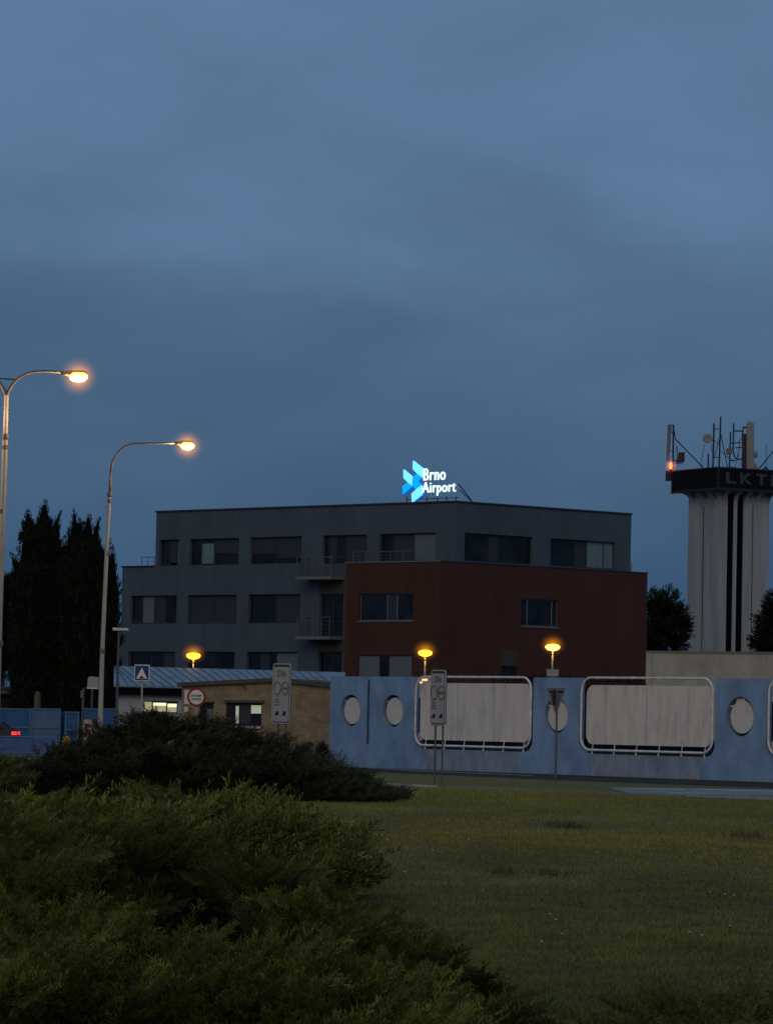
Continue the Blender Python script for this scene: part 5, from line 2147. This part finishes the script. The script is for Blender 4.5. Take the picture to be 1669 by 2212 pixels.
# --- foreground juniper: outline on the ground as (Y, x of the right edge)
edgeY = np.array([10, 14, 17, 19, 22, 25.5, 28, 30.5, 34, 38, 42, 46, 50, 55, 59])
edgeX = np.array([1.0, .85, .72, .58, .34, .0, -.30, -.62, -.85, -1.0, -1.35, -1.8, -2.4, -3.1, -4.0])


def mound(x, y):
    # branch mounds, larger towards the old plants at the back of the bed
    a = x / y * 8000 / 250.0
    b = 8800.0 / y / 58.0
    return 0.72 * smooth_noise(a + 0.35 * b, b, 5, 1.0) + 0.28 * smooth_noise(a * 2.3, b * 2.1, 6, 1.0)


def dir_mound(x, y):
    e = 0.02 * y
    gx_ = float((mound(np.array([x + e * .4]), np.array([y])) - mound(np.array([x - e * .4]), np.array([y])))[0])
    right = gx_ < 0.06
    return random.uniform(-0.9, 0.35) if right else random.uniform(-3.4, -2.2)


def h_fore(x, y):
    ex = np.interp(y, edgeY, edgeX) + (smooth_noise(y, y * 0, 17, 2.6) - 0.5) * 0.9 * np.clip(y / 30, .4, 1)
    ridge = np.interp(y, [10, 14, 20, 30, 45, 55, 59], [.34, .42, .52, .64, .86, .78, .3])
    w_ = np.interp(y, [10, 20, 30, 45, 59], [2.2, 2.6, 2.4, 2.4, 2.2])
    d = np.clip((ex + 0.12 - x) / w_, 0, 1)
    f = np.sqrt(np.clip(1 - (1 - d) ** 2, 0, 1))
    n_ = mound(x, y)
    h = ridge * f * 0.92 + 0.0085 * y * (n_ - 0.50) * 2 * np.clip(f * 1.6, 0, 1)
    h = h + (smooth_noise(x, y * 0.5, 9, 0.35) - 0.5) * 0.14 * f
    return np.where((d <= 0) | (y > 59) | (y < 10), 0, h)


def dir_fore(x, y): return random.choice([-0.55, -0.3, 0.1, -1.0, 0.5])


OLIVE = (0.086, 0.093, 0.018)
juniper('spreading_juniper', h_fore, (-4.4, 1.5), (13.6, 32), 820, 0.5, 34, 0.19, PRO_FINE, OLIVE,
        'large olive green feathery juniper filling the lower left foreground', 11, dir_mound, colvar=0.8, drop=0.10, gap=0.505, core=0.45, shade_valleys=True, gapfun=mound)
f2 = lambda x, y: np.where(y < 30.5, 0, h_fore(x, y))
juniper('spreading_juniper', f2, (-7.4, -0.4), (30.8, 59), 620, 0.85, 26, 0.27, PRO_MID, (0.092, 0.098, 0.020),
        'olive juniper with light feathery tips just behind the foreground one', 12, dir_mound, colvar=0.7, drop=0.16, gap=0.475, core=0.5, shade_valleys=True, gapfun=mound)


def h_low(x, y):
    n_ = smooth_noise(x, y * .5, 21, 0.7)
    f = np.clip((x - 0.85) / 0.8, 0, 1) * np.clip((21.2 + 0.9 * (x - 1.5) - y) / 2.0, 0, 1) * np.clip((y - 10) / 1, 0, 1)
    return f * (0.03 + 0.22 * n_)


juniper('low_juniper', h_low, (0.8, 3.3), (15.5, 23.5), 300, 0.5, 30, 0.16, PRO_FINE, (0.075, 0.082, 0.02),
        'low sprawling green juniper along the bottom right corner', 13, lambda x, y: random.choice([-2.6, -0.5, 0.6, 2.6]), colvar=0.6)

# --- dark juniper mound in the middle distance
sil = [(10, 1665), (30, 1650), (130, 1600), (180, 1575), (230, 1556), (290, 1538), (340, 1530), (400, 1534), (450, 1543), (500, 1567), (560, 1592), (620, 1612), (700, 1642), (760, 1672), (840, 1697), (858, 1712)]
Yb = 82.0
sx_ = np.array([at(u, v, Yb).x for u, v in sil])
sz_ = np.array([max(0.05, (at(u, v, Yb).z - 0.02) * 0.97 - 0.16) for u, v in sil])


def h_dark(x, y):
    top = np.interp(x, sx_, sz_, left=0, right=0)
    hl = 3.6
    q_ = np.clip(1 - ((y - 81.6) / hl) ** 2, 0, 1)
    n_ = (smooth_noise(x, y, 31, 1.0) - 0.5) * .25
    return top * np.sqrt(q_) * (1 + n_ * 0.5) * np.where(q_ > 0, 1, 0)


juniper('dark_juniper', h_dark, (sx_[0] - .1, sx_[-1] + .1), (77.9, 85.3), 620, 1.0, 30, 0.24, PRO_MID, (0.036, 0.042, 0.022),
        'large dark green spreading juniper mound in the middle distance', 14, lambda x, y: random.choice([-0.3, -0.8, 0.3, -2.2]), colvar=0.8, drop=0.24, gap=0.2)


# small dark shrubs at the foot of the brick wall
def blob_shrub(u, v_top, wpx, Y, label, col, n=260, name='shrub', seed=1, size=0.22, group=None):
    r = np.random.default_rng(seed)
    c = at(u, v_top, Y)
    hh = c.z
    root = empty(name, (c.x, Y, 0), 0, label, 'shrub', group)
    wd = wpx * px(Y) / 2
    th = r.random(n) * 2 * np.pi
    el = np.arcsin(r.random(n))
    rad = 0.55 + 0.4 * r.random(n)
    d = np.stack([np.cos(th) * np.cos(el), np.sin(th) * np.cos(el), np.sin(el)], 1)
    P = d * rad[:, None] * np.array([wd, wd, hh * .85])[None, :] + np.array([c.x, Y, 0.03])
    K = np.array(col)[None, :] * (1 + .3 * r.normal(size=(n, 1)))
    v, t, cc = scatter(PRO_COARSE, P, d + np.array([0, 0, .5]), np.full(n, size), r.normal(size=n), np.clip(K, .002, 1))
    fast_mesh('foliage', v, t, cc, M['foliage'], root)
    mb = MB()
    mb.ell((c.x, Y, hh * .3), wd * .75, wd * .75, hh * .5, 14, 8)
    mb.build('shade_core', M['hollow_shade'], root, smooth=True)
    return root


blob_shrub(697, 1598, 32, 138.5, 'dark rounded shrub at the left end of the blue wall', (.03, .032, .02), 300, seed=3)
blob_shrub(655, 1614, 52, 140.5, 'low dark shrub before the brick wall, left of the rounded one', (.022, .026, .015), 340, seed=4)
blob_shrub(612, 1610, 50, 139.5, 'low dark shrub behind the zone board posts before the brick wall', (.022, .026, .015), 300, seed=5)

# --- cypress-like columnar junipers
def flame_tree(name, Y, spires, trunk_u, label, col, seed, vb=1545, dens=1.0, group='dark columnar trees at the left'):
    """spires: (u, v_top, half width px, v where it is widest, lean px)"""
    r = np.random.default_rng(seed)
    b = at(trunk_u, vb, Y)
    root = empty(name, (b.x, Y, 0), 0, label, 'tree', group)
    k = px(Y)
    P, D, S, K = [], [], [], []
    core = MB()
    for (u, vt, hw_, vw, ln) in spires:
        top = at(u, vt, Y).z
        wz_ = at(u, vw, Y).z
        x0 = at(u - ln, vw, Y).x
        xt = at(u, vt, Y).x
        w_ = hw_ * k * (1.18 if hw_ < 25 else 1.0)
        n = int(dens * (90 + 260 * w_ * (top - max(0.3, wz_ - 4 * w_))))
        zz_ = np.where(r.random(n) < .5, wz_ + (top - wz_) * r.random(n) ** 1.1, 0.4 + (wz_ - .4) * r.random(n))
        f = np.clip((zz_ - wz_) / (top - wz_), 0, 1)
        rad = np.where(zz_ > wz_, w_ * (1 - f) ** 0.75 + 0.03, w_ * (0.72 + 0.28 * zz_ / wz_))
        rad = rad * (0.85 + 0.3 * smooth_noise(zz_ * 1.0, np.full(n, u * 1.0), seed + 7, 0.45))
        th = r.random(n) * 2 * np.pi
        cx = x0 + (xt - x0) * f ** 1.4 + np.sin(f * 5 + u) * 0.03
        rr_2 = rad * np.sqrt(r.random(n)) ** 0.6
        P.append(np.stack([cx + rr_2 * np.cos(th), Y + rr_2 * np.sin(th), zz_], 1))
        out = 0.22 + 0.30 * r.random(n)
        D.append(np.stack([np.cos(th) * out + ln * k * .15, np.sin(th) * out, np.full(n, 1.0)], 1))
        S.append((0.47 * r.uniform(.5, 1.1, n)) * np.clip(rad / .5, .35, 1.15))
        K.append(np.array(col)[None, :] * (1 + .35 * r.normal(size=(n, 1))))
        # core
        prof = []
        pts, rs = [], []
        for q_ in np.linspace(0, 1, 9):
            z_ = 0.3 + (wz_ - .3) * q_
            pts.append((x0, Y, z_)); rs.append(w_ * (.62 + .2 * q_))
        for q_ in np.linspace(0.1, .86, 8):
            z_ = wz_ + (top - wz_) * q_
            pts.append((x0 + (xt - x0) * q_ ** 1.4, Y, z_)); rs.append(max(.02, w_ * .8 * (1 - q_) ** .8))
        core.tube(pts, rs, 10)
    P, D, S, K = map(np.concatenate, (P, D, S, K))
    v, t, c = scatter(PRO_COARSE, P, D, S, r.normal(size=len(P)), np.clip(K, .001, 1), 0.3)
    fast_mesh('crown', v, t, c, M['foliage'], root)
    core.build('inner_crown_shade', M['hollow_shade'], root, smooth=True)
    mb = MB()
    mb.tube([(b.x, Y, 0), (b.x, Y, 2.5)], [.2, .14], 8)
    mb.build('trunk', M['bark'], root)
    return root


DK = (0.012, 0.016, 0.009)
flame_tree('columnar_juniper', 188, [
    (97, 1081, 16, 1150, 2), (98, 1108, 22, 1170, 0), (60, 1103, 13, 1150, -3), (66, 1122, 19, 1180, 0), (133, 1106, 7, 1150, 16),
    (24, 1195, 8, 1250, -14), (35, 1202, 12, 1260, -4), (62, 1165, 34, 1290, -4), (110, 1140, 34, 1260, -6), (85, 1160, 52, 1300, 0), (70, 1230, 50, 1400, 0), (120, 1230, 42, 1380, 0), (45, 1215, 26, 1330, -4),
    (128, 1125, 12, 1200, 8), (140, 1160, 24, 1290, 0)], 85, 'left one of two dark columnar junipers with twisted spires', DK, 41)
flame_tree('columnar_juniper', 185, [(236, 1165, 9, 1215, 6), (243, 1180, 14, 1290, 0), (238, 1210, 20, 1400, 0),
    (160, 1102, 9, 1150, -2), (172, 1122, 12, 1170, 0), (192, 1112, 10, 1160, 0), (216, 1120, 6, 1150, 8), (216, 1160, 8, 1200, 2), (148, 1145, 7, 1180, -4),
    (182, 1130, 34, 1240, 0), (160, 1150, 28, 1260, 0), (208, 1150, 26, 1250, 0), (190, 1140, 46, 1300, 0), (230, 1190, 17, 1290, 0), (243, 1200, 9, 1250, 2), (246, 1232, 8, 1290, 3)], 195,
    'right one of two dark columnar junipers, behind the second street lamp', DK, 42)


def leafy_tree(name, Y, blobs, trunk_u, label, col, seed, size=0.5, group=None, dens=1.0):
    r = np.random.default_rng(seed)
    b = at(trunk_u, 1560, Y)
    root = empty(name, (b.x, Y, 0), 0, label, 'tree', group)
    k = px(Y)
    P, D, S, K = [], [], [], []
    limbs = MB()
    limbs.tube([(b.x, Y, 0), (b.x + .1, Y, at(trunk_u, 1480, Y).z)], [.25, .16], 8)
    core = MB()
    for (u, v, ru, rv) in blobs:
        c = at(u, v, Y)
        a, e = ru * k, rv * k
        n = int(dens * (120 + 420 * a * e))
        d = r.normal(size=(n, 3))
        d /= np.linalg.norm(d, axis=1, keepdims=True)
        rad = (0.45 + .65 * r.random(n) ** .7)
        rad *= 0.8 + 0.4 * smooth_noise(d[:, 0] * 2 + u, d[:, 2] * 2, seed, .6)
        P.append(np.array([c.x, Y, c.z]) + d * rad[:, None] * np.array([a, a, e]))
        D.append(d + np.array([0, 0, .4]))
        S.append(size * r.uniform(.4, 1.1, n))
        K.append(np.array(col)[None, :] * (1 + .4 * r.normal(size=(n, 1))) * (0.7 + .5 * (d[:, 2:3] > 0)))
        core.ell((c.x, Y, c.z), a * .62, a * .62, e * .62, 12, 8)
        limbs.tube([(b.x + .1, Y, at(trunk_u, 1490, Y).z), (c.x, Y, c.z)], [.12, .05], 6)
    P, D, S, K = map(np.concatenate, (P, D, S, K))
    v, t, c = scatter(PRO_COARSE, P, D, S, r.normal(size=len(P)), np.clip(K, .001, 1), 0.3)
    fast_mesh('crown', v, t, c, M['foliage'], root)
    core.build('inner_crown_shade', M['hollow_shade'], root, smooth=True)
    limbs.build('trunk', M['bark'], root)
    return root


leafy_tree('broadleaf_tree', 225, [(1412, 1310, 26, 30), (1440, 1315, 26, 34), (1462, 1345, 24, 32), (1420, 1360, 32, 40), (1455, 1385, 26, 28), (1400, 1400, 30, 40), (1476, 1355, 8, 14)], 1430,
           'dark bushy tree between the red wing and the concrete tower', (.020, .027, .016), 51, .55)
leafy_tree('conifer_tree', 222, [(1678, 1310, 24, 26), (1668, 1345, 28, 24), (1662, 1382, 34, 26), (1690, 1350, 40, 50), (1655, 1398, 30, 14), (1700, 1400, 50, 40)], 1690,
           'dark tree with drooping boughs in front of the tower at the right edge', (.014, .019, .012), 52, .6)
leafy_tree('broadleaf_tree', 230, [(5, 1275, 22, 28), (-20, 1290, 34, 40), (22, 1300, 18, 40), (5, 1350, 34, 60), (10, 1420, 34, 50)], 0,
           'dark rounded tree low at the left edge beside the columnar junipers', (.012, .018, .010), 53, .6)
# dark hedge peeping over the wall
def hedge(u0, u1, v, Y, label, seed, col=(.02, .018, .016)):
    r = np.random.default_rng(seed)
    a, b = at(u0, v, Y), at(u1, v, Y)
    root = empty('hedge', ((a.x + b.x) / 2, Y, 0), 0, label, 'hedge')
    n = 900
    P = np.stack([a.x + (b.x - a.x) * r.random(n), Y + r.normal(size=n) * .25, np.clip(a.z * (1 - .25 * r.random(n) ** 2) + .04 * np.sin(np.arange(n)), .2, 9)], 1)
    P[:, 2] *= 0.97 + .05 * smooth_noise(P[:, 0], P[:, 1] * 0, seed, 1.2)
    D = np.stack([r.normal(size=n) * .6, r.normal(size=n) * .6, np.full(n, 1.0)], 1)
    v_, t_, c_ = scatter(PRO_COARSE, P, D, np.full(n, .2), r.normal(size=n), np.tile(np.array(col), (n, 1)), .3)
    fast_mesh('foliage', v_, t_, c_, M['foliage'], root)
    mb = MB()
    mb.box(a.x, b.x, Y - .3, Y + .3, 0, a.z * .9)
    mb.build('shade_core', M['hollow_shade'], root)


hedge(1060, 1392, 1464, 165, 'low dark hedge line showing just over the wall before the red wing', 61)

# ------------------------------------------------------------------ meadow grass (uncountable)
def grass():
    r = np.random.default_rng(77)
    Vs, Ts, Cs = [], [], []
    off = 0
    bands = [(14, 22, 2600, 1.0), (22, 30, 1600, 1.15), (30, 42, 850, 1.35), (42, 60, 380, 1.7), (60, 96, 120, 2.2)]
    for y0, y1, dens, sc_ in bands:
        xm = 0.112 * y1 + 3.0
        n = int(dens * (y1 - y0) * 2 * xm)
        y = y0 + (y1 - y0) * r.random(n)
        x = -xm + 2 * xm * r.random(n)
        clump = smooth_noise(x, y, 71, 0.35)
        keep = (h_fore(x, y) < 0.12) & (np.abs(x) < 0.112 * y + 3.0) & (r.random(n) < 0.35 + 0.9 * clump)
        x, y, clump = x[keep], y[keep], clump[keep]
        n = len(x)
        patch = smooth_noise(x, y * .5, 73, 1.6)
        ht = (0.020 + 0.026 * patch * clump + 0.014 * r.random(n)) * (0.8 + .2 * sc_)
        tall = r.random(n) < 0.0012
        ht = np.where(tall, ht * 3.0, ht)
        wd = 0.0022 * sc_ * (1 + r.random(n)) + .001
        th = r.random(n) * np.pi
        lean_ = r.normal(size=(n, 2)) * 0.45 * ht[:, None]
        dx, dy = np.cos(th) * wd, np.sin(th) * wd
        v = np.zeros((n, 3, 3))
        v[:, 0] = np.stack([x - dx, y - dy, np.zeros(n)], 1)
        v[:, 1] = np.stack([x + dx, y + dy, np.zeros(n)], 1)
        v[:, 2] = np.stack([x + lean_[:, 0], y + lean_[:, 1], ht], 1)
        yy = y + (smooth_noise(x, y, 75, 3.0) - .5) * 10
        col = np.stack([np.interp(yy, [14, 36, 46, 50, 58, 66, 73, 90], [.052, .062, .066, .080, .086, .082, .078, .080]),
                        np.interp(yy, [14, 36, 46, 50, 58, 66, 73, 90], [.062, .078, .080, .086, .092, .094, .096, .098]),
                        np.interp(yy, [14, 36, 46, 50, 58, 66, 73, 90], [.028, .042, .042, .038, .036, .034, .030, .032])], 1)
        col = col * (np.array([3.0, 2.38, 1.5])[None, :] * (0.78 + 0.44 * smooth_noise(x * .6 + 9, y * .22, 79, 1.0))[:, None]) * (0.65 + .5 * clump + .35 * r.random(n))[:, None]
        col = np.where(tall[:, None], col * 1.5, col)
        c = np.repeat(col, 3, 0).reshape(n, 3, 3)
        c[:, :2] *= .6
        Vs.append(v.reshape(-1, 3)); Cs.append(c.reshape(-1, 3))
        Ts.append(np.arange(n * 3).reshape(n, 3) + off)
        off += n * 3
    o = fast_mesh('grass', np.concatenate(Vs), np.concatenate(Ts), np.concatenate(Cs), M['foliage'])
    tag(o, 'short rough meadow grass in green and dry brown patches', 'grass', kind='stuff')
    print('grass tris', off // 3)


grass()


# weed tufts standing out of the lawn
def tuft(u, v, hgt, wdt, label, seed, col=(.085, .09, .035)):
    p = ground(u, v)
    r = np.random.default_rng(seed)
    n = 90
    x = p.x + r.normal(size=n) * wdt * .24
    y = p.y + r.normal(size=n) * wdt * .5
    P = np.stack([x, y, np.full(n, .01)], 1)
    D = np.stack([(x - p.x) * 1.2 + r.normal(size=n) * .3, (y - p.y) * 1.2 + r.normal(size=n) * .3, np.full(n, .55)], 1)
    root = empty('weed_tuft', (p.x, p.y, 0), 0, label, 'plant', 'weed tufts in the lawn')
    v_, t_, c_ = scatter(PRO_MID, P, D, hgt * r.uniform(.15, 0.65, n), r.normal(size=n), np.array(col)[None, :] * (1 + .3 * r.normal(size=(n, 1))), .3)
    fast_mesh('leaves', v_, t_, c_, M['foliage'], root)


tuft(1215, 1790, .30, 1.0, 'tallest dark weed tuft in the lawn, right of centre above the brown band', 81)
tuft(1250, 1792, .20, .9, 'dark weed tuft right beside the tallest one in the lawn', 85)
tuft(1608, 1812, .26, .8, 'dark weed tuft near the right edge of the lawn', 82)
tuft(1085, 1890, .18, .45, 'dark weed tuft below the brown band, left one of the pair', 83)
tuft(1190, 1895, .17, .6, 'broad dark weed tuft below the brown band, right one of the pair', 84)


# pale seed heads / daisies
def flower(u, v, hgt, r_, label):
    p = ground(u, v)
    root = empty('white_flower', (p.x, p.y, 0), random.uniform(0, 6), label, 'flower', 'pale flower heads dotted over the lawn')
    mb = MB()
    mb.tube([(0, 0, 0), (0.01, 0, hgt)], .002, 4)
    mb.build('stem', M['bark'], root, local=True)
    mb = MB()
    mb.ell((0.01, 0, hgt), r_, r_, r_ * .45, 8, 5)
    mb.build('flower_head', M['sign_bright'], root, local=True)


fl_list = [(1183, 1986, 'just left of the middle of the lower lawn'), (1199, 1999, 'second of the cluster in the lower lawn'), (1212, 2030, 'lowest of the cluster in the lower lawn'),
           (1170, 2048, 'faint one below the cluster'), (1489, 2026, 'left one of the pair at the lower right'), (1513, 2033, 'right one of the pair at the lower right'), (1533, 1937, 'top left of the right hand group'),
           (1566, 1942, 'middle of the right hand group'), (1583, 1944, 'rightmost of the right hand group'), (873, 1893, 'alone just right of the big juniper'), (838, 1822, 'on the brown band beside the juniper tip'),
           (935, 1845, 'on the brown band at its middle'), (1288, 1850, 'upper lawn right of centre'), (1494, 1847, 'upper lawn at the right'), (1634, 1905, 'near the right edge'), (1012, 1820, 'small one on the brown band'), (1572, 2012, 'dim one above the lower right pair')]
for i, (u, v, lab) in enumerate(fl_list):
    flower(u, v, .05, .011 if v > 1900 else .014, 'pale flower head, ' + lab)

# ------------------------------------------------------------------ render settings
sc.view_settings.view_transform = 'Standard'
sc.view_settings.look = 'None'
sc.view_settings.exposure = 0
sc.view_settings.gamma = 1
sc.render.engine = 'CYCLES'
sc.cycles.use_denoising = True
sc.cycles.max_bounces = 5
sc.cycles.diffuse_bounces = 3
sc.cycles.volume_bounces = 0
sc.cycles.volume_step_rate = 1.0
sc.cycles.sample_clamp_indirect = 3
sc.cycles.use_adaptive_sampling = True
